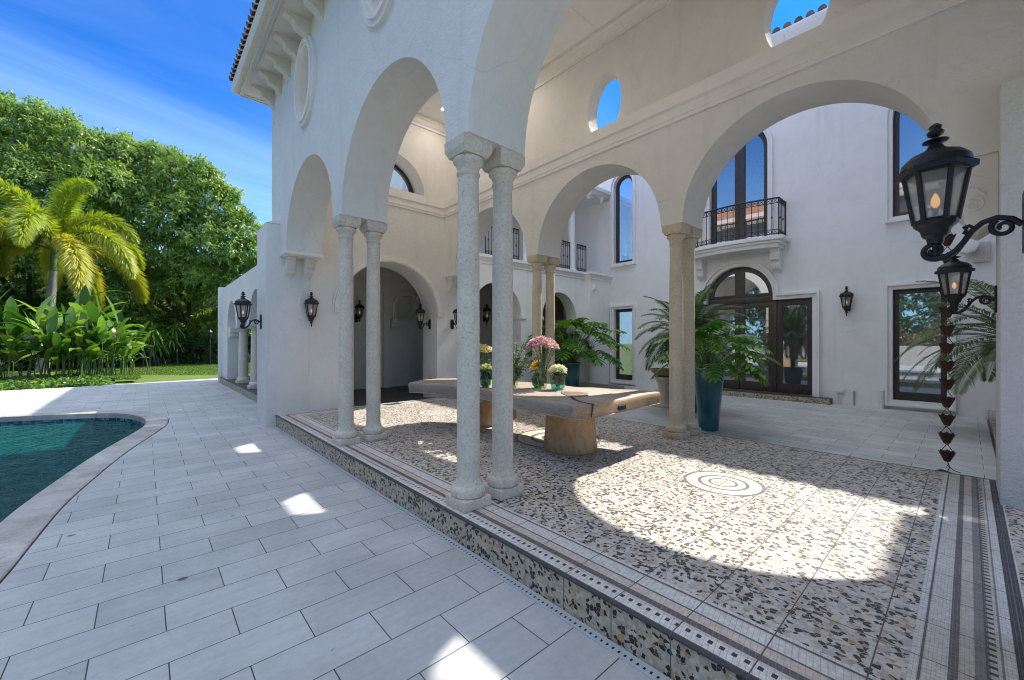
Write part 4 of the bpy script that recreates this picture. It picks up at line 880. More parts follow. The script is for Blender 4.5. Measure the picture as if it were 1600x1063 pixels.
mb = MB(); mb.tube([(0, 0, 0.26+0.193*22), (0, 0, 6.5)], 0.008, 6); mb.tube([(0.0, 0, 0.27), (0.02, 0, 0.2), (0.0, 0.0, 0.14)], 0.004, 5); mb.tube([(0.0, 0, 0.22), (0.05, 0.01, 0.17), (0.10, 0.02, 0.155)], 0.004, 5); mb.build('chain', M_COPPER, RC)
mb = MB(); random.seed(3)
vs = []; seg = 14
for i, (r, z) in enumerate(((0.13, 0.0), (0.12, 0.06), (0.085, 0.115), (0.03, 0.145))):
    for k in range(seg): a = 2*PI*k/seg; q = r*random.uniform(0.85, 1.12); vs.append((q*math.cos(a)*1.15, q*math.sin(a), z+random.uniform(-.008, .008)))
mb.add(vs, [(i*seg+k, i*seg+(k+1) % seg, (i+1)*seg+(k+1) % seg, (i+1)*seg+k) for i in range(3) for k in range(seg)]+[tuple(range(3*seg, 4*seg))])
o = mb.build('anchor_stone', plain('dark_stone', (0.03, 0.03, 0.03), 0.8, 0, 0.5, 30, 0.3), None, smooth=30); o.location = (-0.18, 6.47, 0.06); tag(o, 'dark stone anchoring the foot of the rain chain', 'stone')

# ------------------------------------------------------------------ slab table
TB = wroot('slab_table', (-5.0, 4.6, H)); tag(TB, 'long weathered live edge slab table on thick tree stump legs', 'table')
ZTT = 0.95
KT = 0.881
top = [(-3.16, 3.74), (-2.99, 3.84), (-3.02, 4.6), (-3.08, 5.74), (-3.55, 5.62), (-4.3, 5.34), (-5.0, 5.36), (-5.9, 5.20), (-6.7, 5.05), (-7.15, 4.70), (-7.22, 4.15), (-6.95, 3.70), (-6.75, 3.55), (-6.3, 3.78), (-5.6, 4.03), (-4.95, 3.96), (-4.35, 3.76), (-3.75, 3.74)]
def jitter_loop(loop, n, amp, sd):
    random.seed(sd); out = []; m = len(loop)
    for i in range(m):
        a, b = Vector(loop[i]), Vector(loop[(i+1) % m])
        for j in range(n): q = a.lerp(b, j/n); out.append((q.x+random.uniform(-amp, amp), q.y+random.uniform(-amp, amp)))
    return out
top = [(a*KT, b*KT) for a, b in top]
tl = jitter_loop(top, 4, 0.010, 5)
crack = [(-3.30, 4.02), (-3.10, 3.90), (-2.985, 3.885), (-2.985, 3.86), (-3.12, 3.868), (-3.32, 3.98), (-3.62, 4.28), (-3.72, 4.55), (-3.95, 4.72), (-3.86, 4.80), (-3.66, 4.72), (-3.55, 4.50)]
ti = tl
mb = MB()
layers = [(0.0, ZTT-0.152), (0.012, ZTT-0.140), (0.0, ZTT-0.09), (-0.006, ZTT-0.03), (0.004, ZTT-0.008), (0.014, ZTT)]
loops = []
for ins, z in layers:
    l = inset(tl, -abs(ins) if False else ins); loops.append([(p[0], p[1], z+0.004*math.sin(p[0]*9+p[1]*7)) for p in l])
n = len(tl); vs = [p for l in loops for p in l]
fs = [(i*n+k, i*n+(k+1) % n, (i+1)*n+(k+1) % n, (i+1)*n+k) for i in range(len(loops)-1) for k in range(n)]
mi = []
for i in range(len(loops)-1):
    for k in range(n): mi.append(1 if loops[0][k][0] > -3.14*KT and loops[0][(k+1) % n][0] > -3.20*KT else 0)
b0 = len(mb.v); mb.v += vs
for f, q in zip(fs, mi): mb.f.append(list(f)); mb.mi.append(q); mb.r.append(0.5)
tt = tessellate_polygon([[Vector((p[0], p[1], 0)) for p in loops[-1]]])
for t in tt: mb.f.append([(len(loops)-1)*n+i for i in t]); mb.mi.append(0); mb.r.append(0.5)
tt = tessellate_polygon([[Vector((p[0], p[1], 0)) for p in loops[0]]])
for t in tt: mb.f.append([i for i in t]); mb.mi.append(0); mb.r.append(0.5)
to = mb.build('table_top', [M_WTOP, M_WEND], TB, smooth=40)
# the open split and its wood-coloured hollow, as an inlay 2 mm proud of the slab
mb = MB(); ck = [(-2.974, 3.945), (-3.10, 3.955), (-3.22, 3.99), (-3.36, 4.07), (-3.52, 4.20), (-3.62, 4.30), (-3.60, 4.33), (-3.49, 4.23), (-3.33, 4.10), (-3.20, 4.02), (-3.09, 3.985), (-2.974, 3.975)]
ck = [(a*KT, b*KT) for a, b in ck]
mb.prism([ck], 'XY', ZTT+0.003, ZTT+0.0055); mb.add([(-2.972*KT, 3.945*KT, ZTT+0.005), (-2.972*KT, 3.975*KT, ZTT+0.005), (-2.966*KT, 3.93*KT, ZTT-0.12), (-2.966*KT, 3.90*KT, ZTT-0.14)], [(0, 1, 2, 3)])
mb.build('split', M_DARK, to)
mb = MB(); hl = jitter_loop([(a*KT, b*KT) for a, b in [(-3.62, 4.28), (-3.50, 4.33), (-3.50, 4.55), (-3.66, 4.74), (-3.84, 4.78), (-4.05, 4.62), (-3.90, 4.45)]], 3, 0.012, 9)
mb.prism([hl], 'XY', ZTT+0.003, ZTT+0.006); mb.build('hollow', wood('hollow_wood', (0.07, 0.04, 0.022), (0.24, 0.15, 0.085), (8, 3, 8)), to)
mb = MB(); mb.box(-3.035*KT, -2.998*KT, 4.55*KT, 4.70*KT, ZTT-0.125, ZTT-0.075); mb.build('knot_hole', M_DARK, to)
mb = MB(); lt = jitter_loop([(a*KT, b*KT) for a, b in [(-6.5, 3.72), (-5.7, 4.02), (-5.2, 4.05), (-5.3, 5.0), (-6.7, 4.95), (-6.95, 4.4)]], 3, 0.012, 4)
mb.prism([lt], 'XY', ZTT-0.21, ZTT-0.154); mb.build('lower_slab', M_WTOP, TB, bevel=0.01, smooth=35)
def stump(x, y, r, sd, z1=ZTT-0.150):
    random.seed(sd); m = MB(); seg = 40; vs = []; ph = [random.uniform(0, 6) for _ in range(4)]
    zz = [0, 0.02, 0.12, 0.3, 0.42, z1-H-0.005]; rr = [1.04, 1.07, 1.04, 0.99, 0.98, 0.985]
    for z, q in zip(zz, rr):
        for k in range(seg):
            a = 2*PI*k/seg; w = 1+0.035*math.sin(2*a+ph[0])+0.02*math.sin(3*a+ph[1])+0.012*math.sin(7*a+ph[2])*(1 if z < .2 else .4)
            vs.append((x+r*q*w*math.cos(a), y+r*q*w*math.sin(a), H+0.002+z))
    fs = [(i*seg+k, i*seg+(k+1) % seg, (i+1)*seg+(k+1) % seg, (i+1)*seg+k) for i in range(5) for k in range(seg)]+[tuple(range(5*seg, 6*seg)), tuple(range(seg-1, -1, -1))]
    m.add(vs, fs); return m.build('stump_leg', M_WLEG, TB, smooth=45)
stump(-3.46, 4.11, 0.315, 1); stump(-5.52, 4.40, 0.34, 2); stump(-5.75, 4.98, 0.20, 3)

# ------------------------------------------------------------------ vases and bouquets
def fib(n):
    i = np.arange(n)+0.5; ph = np.arccos(1-2*i/n); th = PI*(1+5**0.5)*i
    return np.stack([np.cos(th)*np.sin(ph), np.sin(th)*np.sin(ph), np.cos(ph)], 1)
def flower_heads(name, centers, rad, mat, parent, petals=46, sd=1, flat=0.8, lp=1.0):
    rng = np.random.default_rng(sd); B = []; D = []; N = []; L = []; Wd = []; rn = []
    for c, r in zip(centers, rad):
        f = fib(petals)+rng.normal(0, 0.12, (petals, 3)); f = f[f[:, 2] > -0.35]; f[:, 2] *= flat
        f /= np.linalg.norm(f, axis=1, keepdims=True)
        B.append(np.array(c)+f*r*0.35); D.append(f); up = np.tile([0, 0, 1.0], (len(f), 1))+rng.normal(0, .3, f.shape); N.append(up)
        L.append(np.full(len(f), r*0.70*lp)*rng.uniform(.85, 1.15, len(f))); Wd.append(np.full(len(f), r*0.42)); rn.append(np.clip(rng.uniform(0, 1)*0.45+rng.uniform(0, .55, len(f)), 0, 1))
    return kites(name, np.concatenate(B), np.concatenate(D), np.concatenate(N), np.concatenate(L), np.concatenate(Wd), np.concatenate(rn), mat, parent, droop=0.05)
def vase(name, label, loc, prof, mat, water=None, wcol=None):
    root = empty(name, loc); tag(root, label, 'vase')
    m = MB(); m.lathe(prof, (0, 0, 0), 28, cap=False); m.tube([(prof[-1][0]*math.cos(u), prof[-1][0]*math.sin(u), prof[-1][1]) for u in np.linspace(0, 2*PI, 25)], 0.0028, 5, cap=False); m.lathe([(prof[0][0], 0.0), (prof[0][0]*0.98, 0.012)], (0, 0, 0), 28); m.build('vase_glass', mat, root, smooth=50)
    if water:
        m = MB(); pr = [(max(0.004, r-0.008), z) for r, z in prof if z <= water]; m.lathe([(pr[0][0], 0.014)]+pr[1:]+[(pr[-1][0], water)], (0, 0, 0), 24); m.build('water', wcol or M_WATERV, root, smooth=50)
    return root
def bouquet(label, loc, heads, stems_from, mat, leafn=30, rad=0.05, sd=1, group=None, petals=46, lmat=None, spread=1.0):
    root = empty('bouquet', loc); tag(root, label, 'flowers', group); rng = np.random.default_rng(sd)
    m = MB()
    for h in heads:
        a = rng.uniform(0, 2*PI); b = (0.022*math.cos(a), 0.022*math.sin(a), stems_from)
        mid = ((b[0]*0.3+h[0]*0.45), (b[1]*0.3+h[1]*0.45), b[2]+(h[2]-b[2])*0.6); m.tube([b, mid, h], 0.0028, 5)
    m.build('stems', M_STEM, root)
    H_ = np.array(heads); n = leafn*len(heads)//6+8
    pick = H_[rng.integers(0, len(H_), n)]; t = rng.uniform(0.25, 0.95, (n, 1)); base = pick*t; base[:, 2] = stems_from+(pick[:, 2]-stems_from)*t[:, 0]
    d = rng.normal(0, 1, (n, 3)); d[:, 2] = np.abs(d[:, 2])*0.4
    kites('leaves', base, d, np.tile([0, 0, 1.0], (n, 1)), rng.uniform(.05, .09, n), rng.uniform(.018, .032, n), rng.uniform(0, 1, n), lmat or M_SHRUB, root)
    if mat: flower_heads('blooms', heads, [rad*rng.uniform(.85, 1.15) for _ in heads], mat, root, petals, sd)
    return root
def dome(n, R_, zc, h, sd):
    rng = np.random.default_rng(sd); out = []
    for i in range(n):
        r = R_*math.sqrt((i+0.5)/n); a = i*2.39996+rng.uniform(-.2, .2); out.append((r*math.cos(a), r*math.sin(a), zc+h*(1-(r/R_)**2)+rng.uniform(-.008, .008)))
    return out
ZV = ZTT+0.007
VT = (-3.965, 4.123, ZV)
vase('tall_vase', 'tall clear glass vase of pink blooms in the middle of the slab table', VT, [(0.060, 0), (0.070, 0.05), (0.066, 0.16), (0.060, 0.30), (0.075, 0.42), (0.082, 0.45)], M_VASE, 0.17)
bouquet('round head of mauve pink chrysanthemums in the tall clear vase', VT, dome(30, 0.205, 0.56, 0.125, 2), 0.03, M_PINK, 26, 0.058, 3, petals=60)
VW = (-3.771, 4.229, ZV)
vase('bowl_vase', 'low aqua glass bowl vase of white blooms at the right of the flowers', VW, [(0.085, 0), (0.098, 0.03), (0.105, 0.09), (0.112, 0.16), (0.118, 0.19)], M_VTEAL, 0.10, M_VTEAL)
bouquet('dense dome of small white and cream blooms in the aqua bowl', VW, dome(24, 0.118, 0.23, 0.085, 4), 0.03, M_WPET, 40, 0.042, 5)
VY = (-4.105, 4.176, ZV)
vase('round_vase', 'round green glass jar with yellow blooms left of the tall pink vase', VY, [(0.05, 0), (0.085, 0.04), (0.095, 0.10), (0.08, 0.16), (0.06, 0.185), (0.065, 0.20)], M_VGREEN, 0.12, M_VGREEN)
bouquet('cluster of bright yellow daisies in the round green jar', VY, [(-0.05, -0.03, 0.30), (0.0, -0.05, 0.32), (-0.02, 0.03, 0.34), (0.05, -0.02, 0.30), (-0.08, 0.0, 0.27), (0.02, -0.07, 0.27)], 0.03, M_YPET, 40, 0.062, 6, petals=34)
VG = (-4.387, 3.965, ZV)
vase('tall_vase', 'clear glass vase of wild greenery just right of the front column pair', VG, [(0.07, 0), (0.078, 0.08), (0.075, 0.24), (0.085, 0.28)], M_VASE, 0.16)
rng = np.random.default_rng(8)
hs = [(rng.normal(0, 0.13), rng.normal(0, 0.13), rng.uniform(0.35, 0.80)) for _ in range(26)]
bq = bouquet('loose tall spray of green sprigs dotted with tiny white flowers', VG, hs, 0.03, None, 190, 0.02, 9)
flower_heads('blooms', [(h[0]+rng.normal(0, .03), h[1]+rng.normal(0, .03), h[2]-rng.uniform(0, .22)) for h in hs for _ in range(5)], [0.012]*130, M_WPET, bq, 10, 3)
VC = (-4.810, 3.753, ZV)
vase('tall_vase', 'clear glass vase of cream roses glimpsed between the two front columns', VC, [(0.06, 0), (0.066, 0.06), (0.058, 0.25), (0.075, 0.36)], M_VASE, 0.15)
bouquet('bunch of cream and apricot roses seen between the two front columns', VC, dome(15, 0.16, 0.50, 0.07, 11), 0.03, M_CPET, 60, 0.06, 12, petals=40)
VL = (-4.634, 3.647, ZV)
vase('round_vase', 'small dark green glass jar of pale green flowers beneath the roses', VL, [(0.05, 0), (0.08, 0.04), (0.088, 0.11), (0.07, 0.18), (0.062, 0.20)], M_VGREEN, 0.12, M_VGREEN)
bouquet('pale green and white flowers in the small dark green jar', VL, dome(10, 0.09, 0.25, 0.06, 14), 0.03, M_LPET, 60, 0.045, 15)
mb = MB(); mb.lathe([(0.05, 0.0), (0.055, 0.02), (0.03, 0.05), (0.045, 0.08), (0.055, 0.11), (0.03, 0.15), (0.012, 0.17)], (0, 0, 0), 18); o = mb.build('ornament', M_WHITEB, None, smooth=50); o.location = (-4.99, 3.61, ZV); tag(o, 'small white ceramic ornament beside the foremost column on the slab', 'ornament')

# ------------------------------------------------------------------ pots and potted plants
def pot(name, label, loc, prof, mat, soil_z, group=None, ribs=False):
    root = empty(name, loc); tag(root, label, 'planter', group)
    m = MB(); r_in = prof[-1][0]-0.025
    m.lathe(prof+[(r_in, prof[-1][1]), (r_in-0.01, soil_z)], (0, 0, 0), 40); m.build('pot', mat, root, smooth=40)
    m = MB(); m.lathe([(r_in-0.012, soil_z), (r_in*0.5, soil_z+0.02), (0.01, soil_z+0.03)], (0, 0, 0), 24); m.build('soil', M_SOIL, root)
    return root
def lobed_leaf(m, c, d, up, L, W, rng):
    """deeply cut philodendron leaf: pointed lobes set along a midrib"""
    d = Vector(d).normalized(); up = Vector(up); side = d.cross(up).normalized(); nn = side.cross(d).normalized(); r = rng.uniform(0, 1)
    p = Vector(c); dd = d.copy(); n = 6; pts = []
    for i in range(n+1): pts.append((p.copy(), dd.copy())); dd = (dd+Vector((0, 0, -0.10))).normalized(); p = p+dd*(L/n)
    for i, (q, e) in enumerate(pts[:-1]):
        t = i/n; w = W*0.5*(math.sin(PI*(0.22+0.70*t))**0.7)
        for s_ in (-1, 1):
            ang = R(100-62*t)
            ld = (e*math.cos(ang)+side*s_*math.sin(ang)+nn*0.10).normalized()
            m.blade(q, ld, nn, w*rng.uniform(.9, 1.15), L*0.22, 0.35, 3, lambda u: (1-u*0.95)**0.6 if u > 0.3 else 0.75+u*0.6, 0.06, 0, min(1, max(0, r+rng.uniform(-.15, .15))))
    m.blade(pts[-2][0], pts[-2][1], nn, L*0.30, L*0.16, 0.3, 3, None, 0.08, 0, r)
    m.blade(c, d, nn, L, W*0.26, 0.75, 7, lambda u: 0.85-0.5*u, 0.03, 0, r)
def philodendron(label, loc, n, reach, hgt, sd, group=None, leaf=0.42, bias=None, arc=None):
    root = empty('philodendron', loc); tag(root, label, 'plant', group); rng = np.random.default_rng(sd)
    st = MB(); lf = MB()
    for i in range(n):
        a = i*2.39996+rng.uniform(-.3, .3)
        if arc: a = rng.uniform(*arc) if i % 2 else a
        k = (i+0.5)/n; el = R(86-54*k+rng.uniform(-8, 8)); l = (hgt*(1-0.35*k)+reach*0.25*k)*rng.uniform(.8, 1.1)
        d = Vector((math.cos(a)*math.cos(el), math.sin(a)*math.cos(el), math.sin(el))); b = Vector((0.05*math.cos(a), 0.05*math.sin(a), 0))
        pts = [b]; dd = d.copy(); p = b.copy()
        for j in range(5): p = p+dd*(l/5); dd = (dd+Vector((math.cos(a)*0.07, math.sin(a)*0.07, -0.10*(0.5+k)))).normalized(); pts.append(p.copy())
        st.tube(pts, [0.011, 0.010, 0.009, 0.008, 0.007, 0.006], 6)
        ld = Vector((math.cos(a)*0.9, math.sin(a)*0.9, 0.45-0.85*k+rng.uniform(-.15, .15)))
        L = leaf*rng.uniform(.8, 1.15); lobed_leaf(lf, pts[-1], ld, (-math.cos(a)*0.4, -math.sin(a)*0.4, 1), L, L*1.05, rng)
    st.build('stems', M_STEM, root, smooth=60); lf.build('leaves', M_PHIL, root); return root
def pinnate(st, lf, base, a, el, L, rng, droop=0.9, nl=34, ll=0.30, lw=0.022, vee=0.45, plume=False, r0=None, rad=0.010, taper=True):
    """feather frond: rachis with leaflets; leaflet arrays returned through lf lists"""
    d = Vector((math.cos(a)*math.cos(el), math.sin(a)*math.cos(el), math.sin(el))); p = Vector(base); n = 14; pts = [p.copy()]; dirs = [d.copy()]
    for j in range(n):
        p = p+d*(L/n); d = (d+Vector((0, 0, -droop/n*(0.6+1.3*j/n)))).normalized(); pts.append(p.copy()); dirs.append(d.copy())
    st.tube(pts, [rad*(1-0.8*j/n) for j in range(n+1)], 5)
    r0 = rng.uniform(0, 1) if r0 is None else r0
    for i in range(nl):
        t = 0.14+0.86*(i+0.5)/nl; j = min(n-1, int(t*n)); f = t*n-j; q = pts[j].lerp(pts[j+1], f); e = dirs[j]
        side = e.cross(Vector((0, 0, 1)));
        if side.length < 1e-3: side = Vector((math.sin(a), -math.cos(a), 0))
        side.normalize(); nn = side.cross(e).normalized(); env = (math.sin(PI*min(1, 0.12+0.86*t)))**0.55 if taper else 1.0
        if plume:
            for k in range(9):
                u = 2*PI*k/9+rng.uniform(-.5, .5); o = side*math.cos(u)+nn*math.sin(u)
                ld = (e*0.75+o*0.9+Vector((0, 0, -0.12))).normalized(); lf.append((q, ld, nn, ll*env*rng.uniform(.75, 1.15), lw, r0*0.6+0.4*rng.uniform(0, 1)))
        else:
            for s_ in (-1, 1):
                ld = (e*(0.55+0.5*t)+side*s_+nn*(vee*(1-t))+Vector((rng.normal(0, .06), rng.normal(0, .06), -0.10))).normalized(); lf.append((q, ld, nn, ll*env*rng.uniform(.85, 1.1), lw, min(1, max(0, r0*0.7+0.3*rng.uniform(0, 1)))))
def leaflets(name, lf, mat, parent, droop=0.25):
    return kites(name, np.array([tuple(x[0]) for x in lf]), np.array([tuple(x[1]) for x in lf]), np.array([tuple(x[2]) for x in lf]), np.array([x[3] for x in lf]), np.array([x[4] for x in lf]), np.array([x[5] for x in lf]), mat, parent, droop)
def potted_palm(label, loc, nf, L, sd, trunk=0.25, group=None, el=(80, 5), angles=None):
    root = empty('pygmy_date_palm', loc); tag(root, label, 'palm', group); rng = np.random.default_rng(sd); st = MB(); lf = []
    t = MB(); t.lathe([(0.07, 0), (0.075, trunk*0.5), (0.06, trunk)], (0, 0, 0), 12); t.build('trunk', M_BARK, root)
    for i in range(nf):
        k = (i+0.5)/nf; a = i*2.39996+rng.uniform(-.25, .25)
        pinnate(st, lf, (0.03*math.cos(a), 0.03*math.sin(a), trunk), a, R(el[0]+(el[1]-el[0])*k+rng.uniform(-6, 6)), L*rng.uniform(.8, 1.08), rng, droop=1.15+0.5*k, nl=58, ll=0.30, lw=0.020)
    st.build('rachis', M_STEM, root, smooth=60); leaflets('leaflets', lf, M_PALM, root, 0.18); return root
TALL = [(0.15, 0.0), (0.158, 0.015), (0.175, 0.25), (0.215, 0.65), (0.245, 0.95), (0.255, 1.02), (0.27, 1.03), (0.27, 1.055), (0.255, 1.065)]
GP = 'teal glazed planters'
pot('glazed_planter', 'tall teal glazed planter just behind the central column pair', (-3.06, 7.40, 0.06), [(r*1.02, z*1.03) for r, z in TALL], M_TEAL, 0.98, GP)
philodendron('split leaf philodendron in the tall teal planter behind the central column pair', (-3.06, 7.40, 1.05), 40, 0.45, 0.82, 21, 'potted philodendrons', 0.40, arc=(-1.6, 0.9))
pot('glazed_planter', 'teal planter in the far courtyard corner behind the flowers', (-8.52, 10.2, 0.19), [(0.22, 0.0), (0.24, 0.02), (0.27, 0.4), (0.30, 0.70), (0.32, 0.72), (0.32, 0.76), (0.30, 0.77)], M_TEAL, 0.70, GP)
philodendron('big spreading philodendron in the far corner planter', (-8.52, 10.2, 0.9), 64, 1.0, 1.55, 22, 'potted philodendrons', 0.60)
pot('glazed_planter', 'teal planter on the raised terrace at the right, partly hidden by the pier', (0.62, 10.2, H), [(r*1.25, z*1.15) for r, z in TALL], M_TEAL, 1.12, GP)
potted_palm('feathery palm in the right hand teal planter beside the pier', (0.62, 10.2, H+1.15), 46, 1.75, 23, 0.2, 'potted palms', (75, -5))
pot('clay_bowl', 'shallow terracotta bowl on a pale stone pedestal left of the central columns', (-4.90, 9.3, 0.78), [(0.12, 0.0), (0.16, 0.02), (0.24, 0.07), (0.30, 0.13), (0.31, 0.17), (0.30, 0.185)], M_CLAY, 0.14)
mb = MB(); mb.box(-0.22, 0.22, -0.22, 0.22, 0, 0.08); mb.lathe([(0.19, 0.081), (0.17, 0.14), (0.13, 0.2), (0.13, 0.5), (0.16, 0.58), (0.2, 0.62), (0.2, 0.70)], (0, 0, 0), 20)
o = mb.build('pedestal', M_COL, None, smooth=35); o.location = (-4.90, 9.3, 0.07); tag(o, 'pale stone pedestal carrying the terracotta bowl', 'pedestal')
pot('glazed_planter', 'squat dark planter of the palm behind the central columns', (-4.15, 8.9, 0.06), [(0.2, 0.0), (0.22, 0.02), (0.27, 0.3), (0.30, 0.6), (0.32, 0.62), (0.31, 0.66)], M_TEAL, 0.6, GP)
potted_palm('arching feathery palm behind the central column pair in front of the french doors', (-4.15, 8.9, 0.70), 46, 1.35, 24, 1.0, 'potted palms', (78, -8))
philodendron('dark leafy plant inside the shaded passage behind the columns', (-9.6, 8.9, 0.06), 14, 1.0, 1.5, 25, 'potted philodendrons', 0.45)

# ------------------------------------------------------------------ small fittings on the house
def fitting(name, label, cat, build, mat, loc, rz=0, bevel=0.004):
    m = MB(); build(m); o = m.build(name, mat, None, bevel=bevel, smooth=35); o.location = loc; o.rotation_euler = (0, 0, rz); tag(o, label, cat); return o
fitting('downpipe', 'short white drain pipe standing against the house wall by the right window', 'pipe', lambda m: (m.lathe([(0.055, 0), (0.055, 0.26), (0.062, 0.262), (0.062, 0.285), (0.055, 0.287), (0.055, 0.40), (0.06, 0.405), (0.06, 0.42), (0.0, 0.425)], (0, -0.062, 0), 18, cap=False)), M_WPLAST, (-1.36, YH, 0.06), 0, 0)
fitting('outlet_box', 'small white outlet box with a conduit low on the house wall', 'outlet', lambda m: (m.box(-0.07, 0.07, -0.06, 0.0, 0.30, 0.40), m.tube([(0.0, -0.03, 0.0), (0.0, -0.03, 0.30)], 0.012, 8), m.tube([(-0.05, -0.02, 0.0), (-0.05, -0.02, 0.30)], 0.009, 8)), M_WPLAST, (-2.12, YH, 0.06))
fitting('valve_spigot', 'stubby garden tap rising beside the outlet box', 'tap', lambda m: (m.tube([(0, -0.03, 0.0), (0, -0.03, 0.30)], 0.012, 8), m.box(-0.02, 0.02, -0.05, -0.01, 0.30, 0.36)), M_STEEL, (-1.86, YH, 0.06))
fitting('floodlight', 'white round spotlight on the house wall at the courtyard corner', 'floodlight', lambda m: (m.lathe([(0.05, 0), (0.12, 0.02), (0.15, 0.10), (0.15, 0.24), (0.13, 0.26), (0.0, 0.24)], (0, 0, 0), 20, cap=False), m.box(-0.06, 0.06, -0.06, 0.06, -0.08, 0.01)), M_WPLAST, (-9.00, YH-0.9, 3.50), R(40)).rotation_euler = (R(80), 0, R(25))
fitting('floodlight', 'white floodlight high on the house wall behind the foreground lantern', 'floodlight', lambda m: (m.lathe([(0.10, 0), (0.16, 0.05), (0.17, 0.16), (0.13, 0.18), (0.0, 0.17)], (0, 0, 0), 8, cap=False), m.box(-0.07, 0.07, -0.07, 0.07, -0.12, 0.01)), M_WPLAST, (-0.02, YH-0.12, 3.55)).rotation_euler = (R(75), 0, 0)
fitting('junction_box', 'grey weatherproof box on the house wall behind the foreground lantern', 'electric box', lambda m: m.box(-0.12, 0.12, -0.08, 0, -0.20, 0.20), plain('grey_box', (0.5, 0.49, 0.47), 0.6), (0.17, YH, 3.45))
fitting('power_outlet', 'small dark power outlet low on the jamb of the big moulded arch', 'outlet', lambda m: m.box(-0.045, 0.045, -0.03, 0, -0.06, 0.06), M_GREYP, (-9.15, 5.43, 0.62))
fitting('power_outlet', 'tiny socket on the mosaic riser below the foremost columns', 'outlet', lambda m: m.lathe([(0.026, 0), (0.026, 0.012), (0.012, 0.014)], (0, 0, 0), 14), M_GREYP, (-3.42, 1.862, 0.11), 0, 0).rotation_euler = (R(90), 0, 0)

# ------------------------------------------------------------------ garden
def tree_crown(lobes, n, leaf, wid, mat, parent, sd, k=7, name='crown', droop=0.35, yaw=None):
    rng = np.random.default_rng(sd); C = np.array([l[:3] for l in lobes]); Rr = np.array([l[3] for l in lobes]); w = Rr**2/np.sum(Rr**2)
    li = rng.choice(len(lobes), n, p=w); u = rng.normal(0, 1, (n, 3)); u /= np.linalg.norm(u, axis=1, keepdims=True); u[:, 2] = np.where(u[:, 2] < -0.55, -u[:, 2], u[:, 2])
    sc = Rr[li][:, None]*rng.uniform(0.72, 1.06, (n, 1))*(1+0.10*np.sin(u[:, :1]*9+li[:, None])+0.08*np.cos(u[:, 1:2]*11+li[:, None]*2.0)); P = C[li]+u*sc*np.array([1, 1, 0.88])
    dist = np.linalg.norm((P[:, None, :]-C[None])/np.array([1, 1, 0.88]), axis=2)/Rr[None]; keep = dist.min(axis=1) > 0.66
    P = P[keep]; u = u[keep]; m = len(P); clump = rng.uniform(0, 1, len(P))
    B = np.repeat(P, k, 0); U = np.repeat(u, k, 0); rn = np.repeat(clump, k)*0.55+rng.uniform(0, 0.45, m*k)
    d = rng.normal(0, 0.75, (m*k, 3)); d += U*0.55; d[:, 2] -= droop
    return kites(name, B+rng.normal(0, leaf*0.22, B.shape), d, U+np.array([0, 0, .6])+rng.normal(0, .35, B.shape), rng.uniform(.7, 1.2, m*k)*leaf, rng.uniform(.8, 1.2, m*k)*wid, rn, mat, parent, 0.2)
def limbs(m, base, top, r, sd, n=6, spread=3.0):
    random.seed(sd); b = Vector(base); t = Vector(top)
    m.tube([b, b.lerp(t, .5)+Vector((random.uniform(-.2, .2), random.uniform(-.2, .2), 0)), t], [r*1.25, r*0.95, r*0.8], 10)
    for i in range(n):
        a = 2*PI*i/n+random.uniform(-.4, .4); e = t+Vector((math.cos(a)*spread, math.sin(a)*spread, random.uniform(1.5, 4.0)*spread/3))
        m.tube([t-Vector((0, 0, .3)), t.lerp(e, .5)+Vector((0, 0, random.uniform(0, .6))), e], [r*.55, r*.4, r*.16], 7)
def mango(label, loc, lobes, n, sd, trunk_h, leaf=0.40):
    root = empty('mango_tree', loc); tag(root, label, 'tree', 'garden mango trees'); m = MB(); limbs(m, (0, 0, -0.15), (0.3, 0.2, trunk_h), 0.38, sd, 7, 4.5)
    for i in range(2): random.seed(sd+i); m.tube([(0.1, 0, trunk_h*0.5), (random.uniform(-2, 2), random.uniform(-2, 2), trunk_h+1.0), (random.uniform(-3.5, 3.5), random.uniform(-3.5, 3.5), trunk_h+3.5)], [.26, .2, .12], 8)
    m.build('trunk', M_BARK, root, smooth=50); tree_crown(lobes, n, leaf, 0.115, M_MANGO, root, sd); return root
def px(px_, py_, d):
    f, ca, sa = 640.0, 0.7444, 0.6677; r = (px_-800)/f*d
    return (-(ca*d-sa*r), sa*d+ca*r, 1.6-(py_-535)/f*d)
def lobes_from(pts, loc):
    out = []
    for (x, y, d, rp) in pts: p = px(x, y, d); out.append((p[0]-loc[0], p[1]-loc[1], p[2], rp*d/640.0))
    return out
b1 = px(40, 600, 31); b1 = (b1[0], b1[1], 0)
mango('huge mango tree rising behind the foxtail palm at the far left', b1, lobes_from([(20, 215, 30, 62), (80, 225, 31, 58), (-60, 240, 30, 70), (130, 255, 31, 50), (60, 300, 29, 60), (165, 300, 30, 48), (-20, 320, 28, 70), (110, 350, 29, 55), (10, 400, 28, 60), (150, 390, 30, 50), (90, 430, 31, 50), (-80, 380, 28, 80), (185, 250, 32, 42), (50, 260, 33, 60), (20, 490, 31, 44), (130, 490, 31, 42), (180, 470, 31, 40), (75, 500, 32, 40)], b1), 13000, 31, 4.0)
b2 = px(285, 575, 34); b2 = (b2[0], b2[1], 0)
